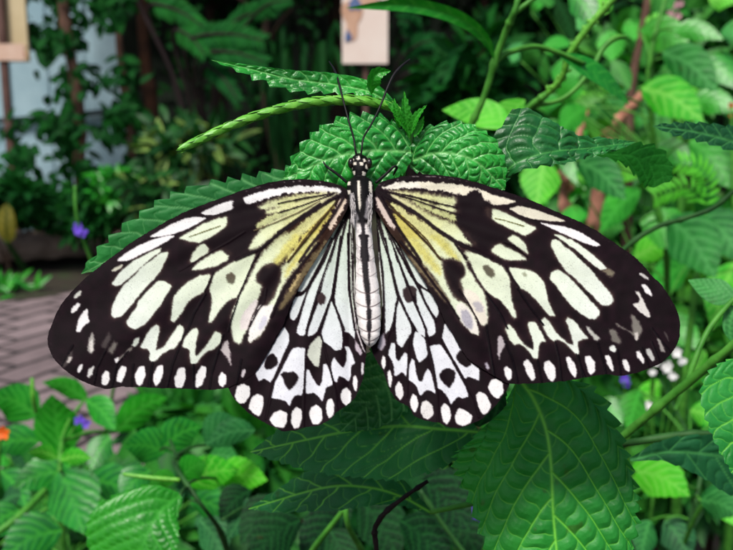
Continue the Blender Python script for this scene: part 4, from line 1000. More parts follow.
# upright forked stem, top centre right
p = plant('forked_plant', 'upright green stem forking below the top edge, with one long arched blade leaf', (0.08, .5, 0))
stem(p, [(0.08, .5, 0), (.07, .42, .5)] + [tuple(at(*q)) for q in [(455, 180, .33), (470, 128, .32), (484.6, 95.5, .315), (495.5, 60, .31), (506.4, 30, .305), (514.6, 11, .30), (521, -12, .30)]], [.004, .003, .0014, .0013, .0012, .0013, .0012, .0012, .001], n=90)
tube('side_stem', [at(495, 62, .31), at(503, 55, .311), at(514, 51, .313), at(534, 46.5, .316), at(556, 52, .32), at(585, 64, .325)], [.0012, .0012, .0011, .001, .001, .0008], M_STEM, p, seg=8, n=40)
tube('side_stem', [at(513, 14, .301), at(524, 6, .30), at(540, -6, .3)], [.0011, .001, .0009], M_STEM, p, seg=8, n=12)
leaf(ML_FRESH, p, [(494, 58, .309), (488, 43, .305), (472, 26, .30), (446, 13, .295), (405, 5, .29), (345, 8, .285)], [(0, 1), (.15, 5), (.4, 7), (.7, 6), (1, 0)], None, roll=-25, nu=70, nv=14, nsec=9, vw=.5, fold=.3, tint=-.1, label='long arched blade leaf')
leaf(ML_FRESH, p, [(557, 53, .32), (600, 75, .33), (630, 105, .34)], wid(LA, 12), roll=-20, nu=60, nv=14, vw=.5, tint=-.2)
leaf(ML_LIME, p, [(510, 128, .40), (478, 112, .41), (442, 110, .42)], wid(OV, 17), roll=15, nu=50, nv=16, bull=.05, vw=.5, tint=.1, label='bright lime leaf behind the spike junction')
leaf(ML_LIME, p, [(525, 100, .43), (508, 112, .43), (478, 124, .43)], wid(OV, 12), nu=50, nv=16, bull=.05, vw=.5)

# second spike, knobbly, upper right
p = plant('spike_plant', 'knobbly green flower spike slanting up to the top edge right of the fork', (0.12, .55, 0))
SPk = [tuple(at(*q)) for q in [(480, 190, .37), (531, 106, .35), (547, 94, .345), (561, 79, .34), (569, 56, .335), (588.5, 27, .33), (616, -4, .325)]]
stem(p, [(0.12, .55, 0), (.09, .46, .5)] + SPk[:3], [.004, .003, .0016, .0014, .0013], n=60)
q_ = MB(); q_.tube(SPk[2:], [.0012, .0013, .0014, .0014, .0013], seg=10, n=40)
SPc = catmull(np.array(SPk[2:]), 40)
for i in range(40):
    a = i * 2.4; c = SPc[i]; q_.tube([c, c + np.array([math.cos(a), -.3, math.sin(a)]) * .0022 + np.array([.0008, 0, .0012])], [.0011, .0006], seg=5, n=4)
q_.build('flower_spike', M_SPIKE, p)
tube('side_stem', [at(531, 106, .35), at(560, 100, .35), at(594, 65, .352), at(605, 46, .353), at(617, 37.5, .354), at(626, 37, .355)], [.0012, .001, .0011, .0012, .0013, .0009], M_STEM, p, seg=8, n=40)

# thin dark stem crossing at right
p = plant('thin_stemmed_plant', 'thin dark stem arching from behind the right wing to the right edge', (.28, .6, 0))
stem(p, [(.2, .55, 0), (.13, .42, .55)] + [tuple(at(*q)) for q in [(600, 285, .34), (625, 248.6, .33), (659, 226, .325), (684, 218.6, .32), (711, 209, .315), (738, 188, .31), (790, 150, .3)]], [.003, .002, .001, .001, .001, .0009, .0009, .0008, .0007], M_STEMD, n=90)
leaf(ML_BLUE, p, [(738, 188, .31), (765, 175, .31), (800, 170, .31)], wid(OV, 20), nu=50, nv=16)

# right-hand mid-ground leaves: (base, tip, half width px, depth, material, tint, roll)
def ats(x, y, d): return at(x, y, d * DS)
def leafset(parent, rows, teeth=9, bull=.045, ds=1.0, **kw):
    for i, (x0, y0, x1, y1, w, d, m, tint, roll) in enumerate(rows):
        d = d * ds
        sag = (abs(x1 - x0) + abs(y1 - y0)) * .08
        xm, ym = (x0 + x1) / 2, (y0 + y1) / 2 - sag
        leaf(m, parent, [(x0, y0, d * 1.01), (xm, ym, d), (x1, y1, d * .985)], wid(OV, w), roll=roll, nu=90, nv=30, teeth=teeth, tooth=.07, nsec=5.5, cot=.9, bull=bull, curl=-.15, irr=.3, vw=.55 * max(1, d / .3), seed=i * 3 + 1, tint=tint, ter=d < .45, **kw)
        
DS = 1.5
p = plant('broad_leaved_plant', 'broad soft-leaved plant behind the right forewing, below the pink branches', (.42, 1.15, 0))
R1 = [(575, 160, 626, 200, 17, .42, ML_BLUE, -.1, 20), (545, 158, 536, 208, 20, .5, ML_LIME, .1, 10), (668, 218, 716, 278, 26, .45, ML_BLUE, 0, 20), (640, 222, 704, 252, 22, .5, ML_FRESH, .3, -10),
      (634, 258, 676, 245, 14, .55, ML_LIME, 0, 0), (700, 215, 745, 262, 22, .5, ML_BLUE, -.2, 15), (690, 262, 650, 300, 16, .6, ML_FRESH, .1, 0), (735, 262, 712, 330, 18, .55, ML_LIME, -.2, 10),
      (640, 190, 600, 232, 15, .6, ML_FRESH, .2, 0), (560, 150, 585, 190, 12, .65, ML_FRESH, 0, 0), (660, 320, 700, 350, 16, .6, ML_FRESH, .2, 0), (720, 225, 690, 190, 15, .62, ML_FRESH, -.3, 0)]
leafset(p, ds=DS, rows=R1, bull=.025)
g_ = random.Random(5); XR = []
for i in range(34):
    x, y, a = g_.uniform(545, 740), g_.uniform(150, 350), g_.uniform(-.5, 2.4); l = g_.uniform(1.5, 2.6); w = g_.uniform(8, 15); d = g_.uniform(0.95, 1.5) / DS
    XR.append((x, y, x + math.cos(a) * l * w, y + math.sin(a) * l * w, w, d, g_.choice([ML_FRESH, ML_FRESH, ML_LIME, ML_BLUE, ML_SHRUB]), g_.uniform(-.85, .4), g_.uniform(-30, 35)))
leafset(p, ds=DS, rows=XR, bull=.02)
for r in XR: tube('leaf_stalk', [ats(r[0], r[1], r[5]), ats((r[0] * 2 + 660) / 3, (r[1] * 2 + 300) / 3 + 8, r[5] * 1.03), ats(660, 300, 0.6)], .0011, M_STEM, p, seg=5, n=10)
stem(p, [(.42, 1.15, 0), tuple(at(680, 420, .62 * DS)), tuple(at(668, 300, .56 * DS)), tuple(at(660, 215, .5 * DS)), tuple(at(640, 150, .5 * DS))], [.005, .004, .003, .0025, .0012], n=60)
for a, b in [((668, 260, .53), (668, 218, .45)), ((660, 215, .5), (640, 222, .5)), ((650, 180, .5), (575, 160, .42)), ((645, 170, .5), (545, 158, .5)), ((668, 300, .56), (690, 262, .6)), ((664, 240, .52), (735, 262, .55)), ((668, 285, .55), (634, 258, .55)), ((670, 340, .58), (660, 320, .6))]:
    tube('leaf_stalk', [ats(*a), ats((a[0] + b[0]) / 2, (a[1] + b[1]) / 2 - 4, (a[2] + b[2]) / 2), ats(*b)], .001, M_STEM, p, seg=6, n=12)

DS = 1.6
p = plant('tall_leafy_plant', 'tall plant with large smooth leaves in the upper right corner', (.56, 1.45, 0))
R2 = [(640, 30, 690, 50, 18, .6, ML_FRESH, .5, 15), (672, 30, 724, 40, 11, .55, ML_FRESH, .3, 0), (662, 52, 718, 92, 19, .5, ML_BLUE, .1, 20), (606, 98, 672, 140, 21, .95, ML_BLUE, .2, 15), (640, 88, 704, 122, 21, .5, ML_LIME, -.2, 5),
      (690, 100, 740, 112, 14, .55, ML_FRESH, .2, 0), (690, 140, 735, 190, 22, .55, ML_FRESH, .1, 10), (700, 60, 745, 92, 14, .6, ML_FRESH, -.2, 0), (570, -8, 596, 26, 14, .45, ML_FRESH, -.3, 15), (556, 0, 574, 42, 10, .5, ML_SHADE, .4, 0),
      (586, 108, 560, 132, 13, .6, ML_FRESH, .2, 0), (650, 150, 700, 165, 14, .65, ML_FRESH, 0, 0), (612, 60, 630, 90, 10, .7, ML_SHRUB, 0, 0), (688, 8, 712, -14, 14, .6, ML_SHRUB, .2, 0)]
leafset(p, ds=DS, rows=R2, bull=.025)
g_ = random.Random(6); XR = []
for i in range(36):
    x, y, a = g_.uniform(520, 740), g_.uniform(-10, 150), g_.uniform(-.5, 2.4); l = g_.uniform(1.5, 2.6); w = g_.uniform(8, 16); d = g_.uniform(1.0, 1.7) / DS
    XR.append((x, y, x + math.cos(a) * l * w, y + math.sin(a) * l * w, w, d, g_.choice([ML_FRESH, ML_FRESH, ML_SHRUB, ML_BLUE, ML_LIME]), g_.uniform(-.85, .4), g_.uniform(-30, 35)))
leafset(p, ds=DS, rows=XR, bull=.02)
for r in XR: tube('leaf_stalk', [ats(r[0], r[1], r[5]), ats((r[0] * 2 + 655) / 3, (r[1] * 2 + 160) / 3 + 8, r[5] * 1.03), ats(655, 160, 0.65)], .0011, M_STEM, p, seg=5, n=10)
stem(p, [(.56, 1.45, 0), tuple(at(660, 330, .75 * DS)), tuple(at(654, 150, .6 * DS)), tuple(at(650, 60, .58 * DS)), tuple(at(668, -10, .58 * DS))], [.006, .005, .004, .003, .002], n=60)
for a, b in [((652, 95, .58), (640, 88, .5)), ((650, 60, .58), (640, 30, .6)), ((650, 70, .58), (662, 52, .5)), ((653, 110, .58), (606, 98, .45)), ((652, 90, .58), (690, 100, .55)), ((655, 170, .62), (690, 140, .55)), ((655, 60, .58), (700, 60, .6)), ((651, 40, .58), (672, 30, .55)), ((653, 120, .59), (586, 108, .6))]:
    tube('leaf_stalk', [ats(*a), ats((a[0] + b[0]) / 2, (a[1] + b[1]) / 2 - 5, (a[2] + b[2]) / 2), ats(*b)], .0012, M_STEM, p, seg=6, n=12)

DS = 1.3
p = plant('low_green_plant', 'bright green low plant below the right twig at the lower right', (.32, .8, 0))
R3 = [(630, 470, 690, 496, 23, .36, ML_LIME, .1, 0), (640, 390, 628, 432, 14, .5, ML_FRESH, .4, 0), (660, 380, 640, 420, 12, .55, ML_LIME, 0, 0), (700, 500, 740, 515, 18, .36, ML_BLUE, -.2, 10), (665, 520, 690, 560, 18, .4, ML_DARK, .3, 0),
      (722, 500, 745, 530, 14, .42, ML_LIME, 0, 0), (600, 400, 622, 425, 12, .5, ML_FRESH, 0, 0), (650, 520, 640, 560, 14, .42, ML_BLUE, -.4, 0), (690, 410, 720, 425, 13, .5, ML_LIME, -.2, 0), (705, 350, 690, 390, 12, .6, ML_LIME, -.1, 0), (730, 420, 700, 440, 12, .5, ML_FRESH, -.1, 0)]
leafset(p, ds=DS, rows=R3, bull=.03)
stem(p, [(.32, .8, 0), tuple(at(676, 600, .45 * DS)), tuple(at(684, 545, .40 * DS)), tuple(at(698, 512, .38 * DS)), tuple(at(713, 487, .37 * DS))], [.004, .003, .0014, .0013, .001], n=50)
stem(p, [tuple(at(684, 560, .42 * DS)), tuple(at(690, 520, .40 * DS)), tuple(at(698, 490, .4 * DS)), tuple(at(690, 440, .47 * DS)), tuple(at(660, 380, .55 * DS))], [.0018, .0016, .0014, .0013, .001], M_STEMD, n=50)
for a, b in [((698, 490, .4), (630, 470, .36)), ((690, 440, .47), (640, 390, .5)), ((693, 500, .4), (700, 500, .36)), ((690, 440, .47), (690, 410, .5)), ((690, 520, .4), (665, 520, .4)), ((675, 410, .5), (705, 350, .6)), ((690, 440, .47), (730, 420, .5)), ((670, 400, .52), (600, 400, .5)), ((690, 520, .4), (650, 520, .42)), ((698, 500, .4), (722, 500, .42))]:
    tube('leaf_stalk', [ats(*a), ats((a[0] + b[0]) / 2, (a[1] + b[1]) / 2 - 4, (a[2] + b[2]) / 2), ats(*b)], .0008, M_STEM, p, seg=6, n=12)

# lower left: leafy bedding plant with purple flowers
DS = 1.2
p = plant('bedding_plant', 'leafy bedding plant with pointed veined leaves at the lower left corner', (-.2, .76, 0))
L1 = [(60, 456, 52, 394, 25, .50, ML_FRESH, .1, 0), (38, 416, -10, 396, 20, .52, ML_FRESH, 0, 10), (88, 400, 42, 382, 10, .55, ML_FRESH, .2, 0), (86, 400, 116, 430, 14, .5, ML_FRESH, -.1, 0), (116, 432, 168, 396, 15, .52, ML_FRESH, .1, 10),
      (60, 470, 84, 534, 29, .40, ML_FRESH, -.3, 0), (58, 458, 28, 452, 9, .45, ML_LIME, -.4, 0), (60, 460, 92, 458, 9, .45, ML_LIME, -.35, 0), (70, 472, 12, 488, 18, .48, ML_FRESH, -.3, 10), (62, 530, 0, 560, 24, .42, ML_FRESH, -.45, 0), (88, 480, 140, 500, 20, .47, ML_FRESH, -.5, 0),
      (40, 440, -14, 452, 16, .6, ML_FRESH, -.4, 0), (20, 510, -20, 540, 18, .5, ML_FRESH, -.4, 0), (110, 436, 90, 470, 13, .6, ML_FRESH, -.5, 0), (0, 470, 30, 510, 14, .6, ML_FRESH, -.5, 0)]
leafset(p, ds=DS, rows=L1, teeth=14)
g_ = random.Random(7); XR = []
for i in range(26):
    x, y, a = g_.uniform(-10, 210), g_.uniform(440, 545), g_.uniform(-.5, 2.4); l = g_.uniform(1.5, 2.6); w = g_.uniform(8, 14); d = g_.uniform(0.62, 0.95) / DS
    XR.append((x, y, x + math.cos(a) * l * w, y + math.sin(a) * l * w, w, d, g_.choice([ML_FRESH, ML_FRESH, ML_SHRUB, ML_DARK]), g_.uniform(-.85, .4), g_.uniform(-30, 35)))
leafset(p, ds=DS, rows=XR, bull=.02)
for r in XR: tube('leaf_stalk', [ats(r[0], r[1], r[5]), ats((r[0] * 2 + 70) / 3, (r[1] * 2 + 560) / 3 + 8, r[5] * 1.03), ats(70, 560, 0.55)], .0011, M_STEM, p, seg=5, n=10)
stem(p, [(-.2, .76, 0), tuple(at(90, 640, .5 * DS)), tuple(at(62, 530, .46 * DS)), tuple(at(60, 465, .46 * DS)), tuple(at(70, 420, .50 * DS)), tuple(at(86, 398, .52 * DS))], [.004, .003, .0022, .0016, .0012, .0008], n=60)
for a, b in [((62, 500, .46), (0, 545, .47)), ((70, 420, .5), (38, 416, .52)), ((66, 440, .48), (116, 432, .52)), ((62, 500, .46), (88, 480, .47)), ((61, 480, .46), (70, 472, .48)), ((60, 465, .46), (60, 470, .4)), ((66, 440, .48), (40, 440, .6))]:
    tube('leaf_stalk', [ats(*a), ats((a[0] + b[0]) / 2, (a[1] + b[1]) / 2 - 4, (a[2] + b[2]) / 2), ats(*b)], .0012, M_STEM, p, seg=6, n=12)
tube('leaf_stalk', [at(-12, 540, .42 * DS), at(20, 515, .43 * DS), at(45, 490, .45 * DS)], .0022, M_STEM, p, seg=8, n=12)
def blossom(name, cx, cy, d, r, mat, parent, n=5, seed=0):
    g = random.Random(seed); b = MB(); c = at(cx, cy, d); k = d / F
    for i in range(n):
        a = i * 2 * math.pi / n + g.random() * .5; rr = r * g.uniform(.75, 1.1) * k
        dirv = RT * math.cos(a) + UP * math.sin(a) - FW * g.uniform(.1, .5); s_ = norm(np.cross(dirv, -FW))
        V = [c, c + dirv * rr * .5 + s_ * rr * .36, c + dirv * rr, c + dirv * rr * .5 - s_ * rr * .36, c + dirv * rr * .85 + s_ * rr * .25, c + dirv * rr * .85 - s_ * rr * .25]
        b.add(V, [(0, 1, 4, 2), (0, 2, 5, 3)])
    b.tube([c + FW * r * k * .3, c - FW * r * k * .15], r * k * .18, seg=6, n=4)
    return b.build(name, mat, parent)
blossom('flower', 80, 420, .47 * DS, 6, M_PURPLE, p, 5, 1); blossom('flower', 86, 424, .47 * DS, 5, M_PURPLE, p, 5, 2)
tube('flower_stalk', [at(81, 422, .472 * DS), at(74, 428, .48 * DS), at(66, 440, .48 * DS)], .0007, M_STEM, p, seg=6, n=8)
tube('leaf_stalk', [at(32, 378, .5 * DS), at(33, 395, .5 * DS), at(36, 412, .51 * DS)], [.0012, .0016, .0014], M_SPIKE, p, seg=8, n=12)

p = plant('veined_leaf_plant', 'plant with one large glossy veined leaf at the bottom left and a thin pale spike', (-.10, .5, 0))
leaf(ML_FRESH, p, [(180, 495, .31), (160, 512, .305), (142, 545, .30), (122, 610, .30)], [(0, 4), (.2, 24), (.45, 34), (.7, 28), (1, 0)], [(0, 4), (.15, 30), (.4, 58), (.65, 46), (1, 0)], nu=170, nv=50, teeth=16, tooth=.05, nsec=9, cot=.7, upc=.2, bull=.09, vw=1.0, seed=40, tint=.15, irr=.2, label='large glossy veined leaf at the bottom left')
L2 = [(166, 452, 124, 446, 19, .46, ML_FRESH, -.3, 0), (160, 450, 202, 426, 18, .46, ML_FRESH, -.25, 0), (176, 480, 148, 484, 10, .36, ML_FRESH, .3, 0), (180, 478, 206, 462, 14, .37, ML_FRESH, .0, 0), (186, 484, 240, 470, 18, .42, ML_LIME, -.2, 0), (206, 445, 240, 420, 19, .42, ML_DARK, .7, 0),
      (255, 430, 205, 444, 13, .4, ML_DARK, .8, 0), (216, 478, 268, 480, 18, .42, ML_LIME, .1, 0), (190, 500, 236, 520, 18, .45, ML_FRESH, -.4, 0), (200, 520, 226, 560, 18, .42, ML_DARK, .5, 0), (150, 470, 120, 500, 16, .5, ML_FRESH, -.5, 0), (210, 455, 240, 462, 12, .5, ML_BLUE, 0, 0), (262, 502, 226, 540, 14, .4, ML_DARK, .4, 0)]
leafset(p, L2, teeth=12)
stem(p, [(-.10, .5, 0), tuple(at(235, 640, .42)), tuple(at(222, 535, .37)), tuple(at(196, 497, .34)), tuple(at(184, 480, .345)), tuple(at(176, 455, .4)), tuple(at(170, 440, .44))], [.004, .003, .0011, .0009, .0009, .0009, .0007], M_STEMD, n=60)
tube('flower_spike', [at(123, 474, .345), at(150, 477.5, .345), at(180, 480, .346)], [.0006, .0009, .0009], M_SPIKE, p, seg=8, n=16)
for a, b in [((188, 488, .34), (180, 495, .31)), ((176, 455, .4), (206, 445, .42)), ((186, 484, .35), (216, 478, .42)), ((222, 520, .37), (262, 502, .4)), ((205, 510, .35), (190, 500, .45)), ((172, 450, .42), (160, 450, .46))]:
    tube('leaf_stalk', [at(*a), at((a[0] + b[0]) / 2, (a[1] + b[1]) / 2 - 3, (a[2] + b[2]) / 2), at(*b)], .0007, M_STEMD, p, seg=6, n=10)

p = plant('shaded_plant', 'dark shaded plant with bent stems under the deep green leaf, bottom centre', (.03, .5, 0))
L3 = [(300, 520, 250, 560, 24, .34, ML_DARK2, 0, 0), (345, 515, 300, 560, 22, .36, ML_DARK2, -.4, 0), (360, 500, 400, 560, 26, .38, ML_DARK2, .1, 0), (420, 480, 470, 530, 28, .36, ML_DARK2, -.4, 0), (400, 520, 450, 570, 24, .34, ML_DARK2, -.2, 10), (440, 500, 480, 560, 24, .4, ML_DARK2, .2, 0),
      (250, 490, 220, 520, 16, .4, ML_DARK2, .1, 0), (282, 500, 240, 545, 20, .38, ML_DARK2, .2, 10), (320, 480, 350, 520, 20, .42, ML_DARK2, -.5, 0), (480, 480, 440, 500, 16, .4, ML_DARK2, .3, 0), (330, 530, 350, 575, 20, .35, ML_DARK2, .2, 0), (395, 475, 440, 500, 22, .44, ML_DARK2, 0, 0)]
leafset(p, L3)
stem(p, [(.03, .5, 0), tuple(at(378, 640, .42)), tuple(at(362, 552, .3)), tuple(at(346, 507, .28)), tuple(at(352, 470, .29))], [.004, .003, .001, .0009, .0008], n=40)
stem(p, [tuple(at(300, 570, .33)), tuple(at(320, 540, .31)), tuple(at(346, 507, .3))], [.0012, .0011, .0009], n=20)
stem(p, [tuple(at(375, 600, .36)), tuple(at(376, 545, .207)), tuple(at(375, 528, .206)), tuple(at(386, 512, .204)), tuple(at(404, 497, .203)), tuple(at(428, 481, .2025))], [.002, .0006, .0006, .0006, .0005, .0004], M_TWIG, n=60, wobble=.5)
stem(p, [tuple(at(420, 490, .33)), tuple(at(440, 520, .33)), tuple(at(470, 560, .33))], .0009, M_STEMD, n=16)
fl = [blossom('flower', 471, 508, .40, 8, M_PURPLE, p, 5, 3), blossom('flower', 474, 522, .40, 8, M_PURPLE, p, 5, 4)]

# purple flower on a thin stalk, left
p = plant('purple_flower', 'single purple flower on a thin green stalk in front of the stone kerb', ground(np.array(110.), np.array(420.)) * np.array([1, .35, 0]), 'flower')
stem(p, [tuple(p.location), tuple(at(112, 330, .75)), tuple(at(92, 262, .7)), tuple(at(82, 236, .69)), tuple(at(76, 212, .68)), tuple(at(75, 186, .68))], [.002, .0015, .0013, .0013, .0013, .0012], n=60)
blossom('flower_head', 78, 228, .685, 7, M_PURPLE, p, 6, 7); blossom('flower_head', 82, 232, .685, 6, M_PURPLE, p, 5, 8)

# white flowers right of the wing tip
p = plant('white_flower_plant', 'cluster of small white flowers just below the right wing tip', (.28, .85, 0))
for i, (x, y, r) in enumerate([(666, 367, 10), (676, 352, 8), (682, 361, 7), (652, 372, 6), (648, 405, 8), (655, 362, 6), (672, 376, 7)]):
    blossom('flower', x, y, .68, r * .72, M_WHITEP, p, 6, i + 10); blossom('flower', x + 1, y + 1, .683, r * .6, M_WHITEP, p, 5, i + 30)
    tube('flower_stalk', [at(x, y, .685), at(x - 2, y + 40, .7), at(655, 480, .72)], .0008, M_STEM, p, seg=6, n=14)
stem(p, [(.28, .85, 0), tuple(at(655, 480, .72))], [.004, .0012], n=20)
p = plant('orange_flower', 'orange flower at the left edge above the paving', (-.27, .6, 0), 'flower')
stem(p, [(-.27, .6, 0), tuple(at(-4, 500, .56)), tuple(at(1, 434, .55))], [.003, .002, .001], n=20)
for i in range(2): blossom('flower_head', 1 + i * 2, 433 - i, .55, 8, M_ORANGE, p, 6, 50 + i)
p = plant('red_flower', 'small red flower at the right edge among the leaves', (.46, 1.0, 0), 'flower')
stem(p, [(.46, 1.0, 0), tuple(at(735, 200, .85)), tuple(at(731, 106, .85))], [.004, .003, .0012], n=20)
for i in range(2): blossom('flower_head', 731, 106 + i * 10, .85, 4 - i, M_RED, p, 6, 60 + i)
p = plant('pink_flower', 'pale pink flower cluster near the top right corner', (.5, 1.3, 0), 'flower')
stem(p, [(.5, 1.3, 0), tuple(at(680, 150, 1.2)), tuple(at(674, 12, 1.2))], [.006, .004, .002], n=20)
for i, (x, y) in enumerate([(674, 6), (678, 16), (670, 14), (674, 22), (680, 4)]): blossom('flower_head', x, y, 1.19, 4.5, M_PINKP, p, 6, 70 + i)
# violet speck below the right wing
p = plant('violet_flower', 'violet flower peeking out under the right forewing edge', (.27, .9, 0), 'flower')
stem(p, [(.27, .9, 0), tuple(at(628, 440, .78)), tuple(at(624, 380, .75))], [.003, .002, .001], n=20)
blossom('flower_head', 624, 379, .75, 6, M_PURPLE, p, 6, 81); blossom('flower_head', 626, 383, .752, 5, M_PURPLE, p, 5, 82)

# fern with yellow-green fronds, right
p = plant('yellow_fern', 'yellow-green fern frond in the right middle ground', (.40, .95, 0), 'fern')
stem(p, [(.40, .95, 0), tuple(at(690, 330, .72)), tuple(at(706, 210, .7))], [.004, .003, .0012], n=30)
for k, fr in enumerate([[(706, 212, .7), (708, 185, .69), (700, 168, .68), (680, 162, .68)], [(706, 205, .7), (690, 188, .7), (672, 190, .7), (655, 196, .7)]]):
    P_ = catmull(np.array([tuple(at(*q)) for q in fr]), 22)
    T_ = norm(np.gradient(P_, axis=0)); S_ = norm(np.cross(T_, -FW))
    c_, d_ = [], []
    for i in range(2, 22, 2):
        for s in (-1, 1): c_.append(P_[i]); d_.append(S_[i] * s + T_[i] * .6)
    c_, d_ = np.array(c_), np.array(d_)
    foliage('frond', c_, d_, np.repeat(-FW[None], len(c_), 0), .012, .0036, ML_LIME, p, np.full(len(c_), 0.0), nseg=3)

# ------------------------------------------------------------------ pink pruned branches and brown stem
p = plant('pruned_shrub', 'pruned shrub of thick pinkish sawn branches behind the right forewing', (.35, 1.3, 0), 'shrub')
D_ = 1.25
def branch(pts, r, name='branch', wob=.55):
    return tube(name, [at(x, y, d) for x, y, d in pts], np.array(r) * D_ / F, M_PINKW, p, seg=14, n=60, wobble=wob)
branch([(590, 430, D_), (588, 300, D_), (594, 225, D_), (599, 190, D_), (606, 160, D_), (611, 140, D_ * .99), (618, 122, D_ * .98)], [8, 7.5, 6.5, 6.5, 6, 6.5, 4.5])
branch([(611, 142, D_ * .98), (620, 119, D_ * .96), (634, 104, D_ * .95), (649, 87, D_ * .94)], [5.5, 4.6, 4.2, 4.2])
branch([(598, 150, D_ * 1.01), (603, 132, D_), (606, 121, D_)], [4.5, 4, 3.4])
branch([(566, 330, D_ * 1.02), (568, 230, D_), (564, 195, D_), (570, 165, D_), (578, 140, D_), (586, 112, D_)], [6.5, 5.5, 4.6, 4.2, 3.4, 2.6])
branch([(570, 190, D_), (560, 172, D_ * .98), (556, 158, D_ * .98)], [3.8, 3.2, 2.4])
for (x, y, d, r) in [(650, 85.8, D_ * .938, 4.3), (587, 110, D_, 2.7)]:
    ellipsoid('cut_end', at(x, y, d), [norm(RT + UP), norm(UP - RT), FW], np.array([r * .25, r, r]) * D_ / F, M_CUT, p, 10, 14)
foliage('foliage', np.array([at(random.uniform(545, 640), random.uniform(80, 240), random.uniform(1.15, 1.6)) for _ in range(90)]), rng.normal(size=(90, 3)) + [0, -.4, .3], rng.normal(size=(90, 3)) + [0, -1, .6], rng.uniform(.03, .06, 90), .026, ML_SHRUB, p)
p = plant('brown_stem_shrub', 'bare reddish brown upright stem in the upper right, left of the large leaves', (.55, 1.5, 0), 'shrub')
tube('stem', [(.52, 1.5, 0)] + [tuple(at(x, y, 1.3)) for x, y in [(628, 190), (631, 100), (636, 60), (641, 35), (648, 0), (655, -40)]], [.012, .008, .0062, .0056, .0056, .0056, .005], M_BARK, p, seg=12, n=60, wobble=.3)

# ------------------------------------------------------------------ ground, path, kerb
def mat_ground():
    m, nt, out = new_mat('bed_soil')
    f = noise(nt, 6, 6); c = ramp(nt, f, [(.25, s2l((24, 20, 15))), (.5, s2l((50, 42, 30))), (.62, s2l((44, 56, 26))), (.8, s2l((60, 76, 36)))])
    pr = N(nt, 'ShaderNodeBsdfPrincipled'); nt.links.new(c, pr.inputs[0]); pr.inputs['Roughness'].default_value = .95
    b = N(nt, 'ShaderNodeBump'); b.inputs['Strength'].default_value = .8; b.inputs['Distance'].default_value = .02
    nt.links.new(noise(nt, 40, 5), b.inputs['Height']); nt.links.new(b.outputs[0], pr.inputs['Normal']); nt.links.new(pr.outputs[0], out.inputs[0])
    return m
def mat_brick():
    m, nt, out = new_mat('brick_paving')
    tc = N(nt, 'ShaderNodeTexCoord'); mp = N(nt, 'ShaderNodeMapping'); nt.links.new(tc.outputs['Object'], mp.inputs['Vector'])
    mp.inputs['Rotation'].default_value = (0, 0, math.radians(-66))
    nv = N(nt, 'ShaderNodeTexNoise'); nv.inputs['Scale'].default_value = 9; nt.links.new(mp.outputs[0], nv.inputs['Vector'])
    wv = N(nt, 'ShaderNodeVectorMath', operation='SCALE'); nt.links.new(nv.outputs['Color'], wv.inputs[0]); wv.inputs['Scale'].default_value = .016
    ad = N(nt, 'ShaderNodeVectorMath', operation='ADD'); nt.links.new(mp.outputs[0], ad.inputs[0]); nt.links.new(wv.outputs[0], ad.inputs[1])
    br = N(nt, 'ShaderNodeTexBrick'); nt.links.new(ad.outputs[0], br.inputs['Vector'])
    br.inputs['Color1'].default_value = rgba(s2l((146, 128, 129))); br.inputs['Color2'].default_value = rgba(s2l((120, 104, 105))); br.inputs['Mortar'].default_value = rgba(s2l((34, 29, 28)))
    br.inputs['Scale'].default_value = 1.0; br.inputs['Brick Width'].default_value = .29; br.inputs['Row Height'].default_value = .145; br.inputs['Mortar Size'].default_value = .015; br.inputs['Mortar Smooth'].default_value = .4; br.inputs['Bias'].default_value = -.1
    f = noise(nt, 14, 5); k = ramp(nt, f, [(.3, (.72,) * 3), (.7, (1.1,) * 3)])
    c = mix_rgb(nt, 1.0, br.outputs['Color'], k, 'MULTIPLY')
    pr = N(nt, 'ShaderNodeBsdfPrincipled'); nt.links.new(c, pr.inputs[0]); pr.inputs['Roughness'].default_value = .8
    b = N(nt, 'ShaderNodeBump'); b.inputs['Strength'].default_value = .6; b.inputs['Distance'].default_value = .006; b.invert = True
    nt.links.new(br.outputs['Fac'], b.inputs['Height']); nt.links.new(b.outputs[0], pr.inputs['Normal']); nt.links.new(pr.outputs[0], out.inputs[0])
    return m
M_SOIL = mat_ground()
g = mesh_obj('ground', np.array([(-60, -10, 0), (60, -10, 0), (60, 110, 0), (-60, 110, 0.)]), [(0, 1, 2, 3)], M_SOIL); tag(g, kind='structure')
pp = [ground(np.array(float(x)), np.array(float(y))) for x, y in [(-1500, 400), (-420, 330), (-150, 312), (40, 300), (120, 283), (300, 292), (300, 345), (270, 430), (230, 640), (-300, 1300), (-2600, 1300)]]
pp = np.array(pp); pp[:, 2] = .006
pa = mesh_obj('path', pp, [tuple(range(len(pp)))[::-1]], mat_brick(), smooth=False); tag(pa, kind='structure')

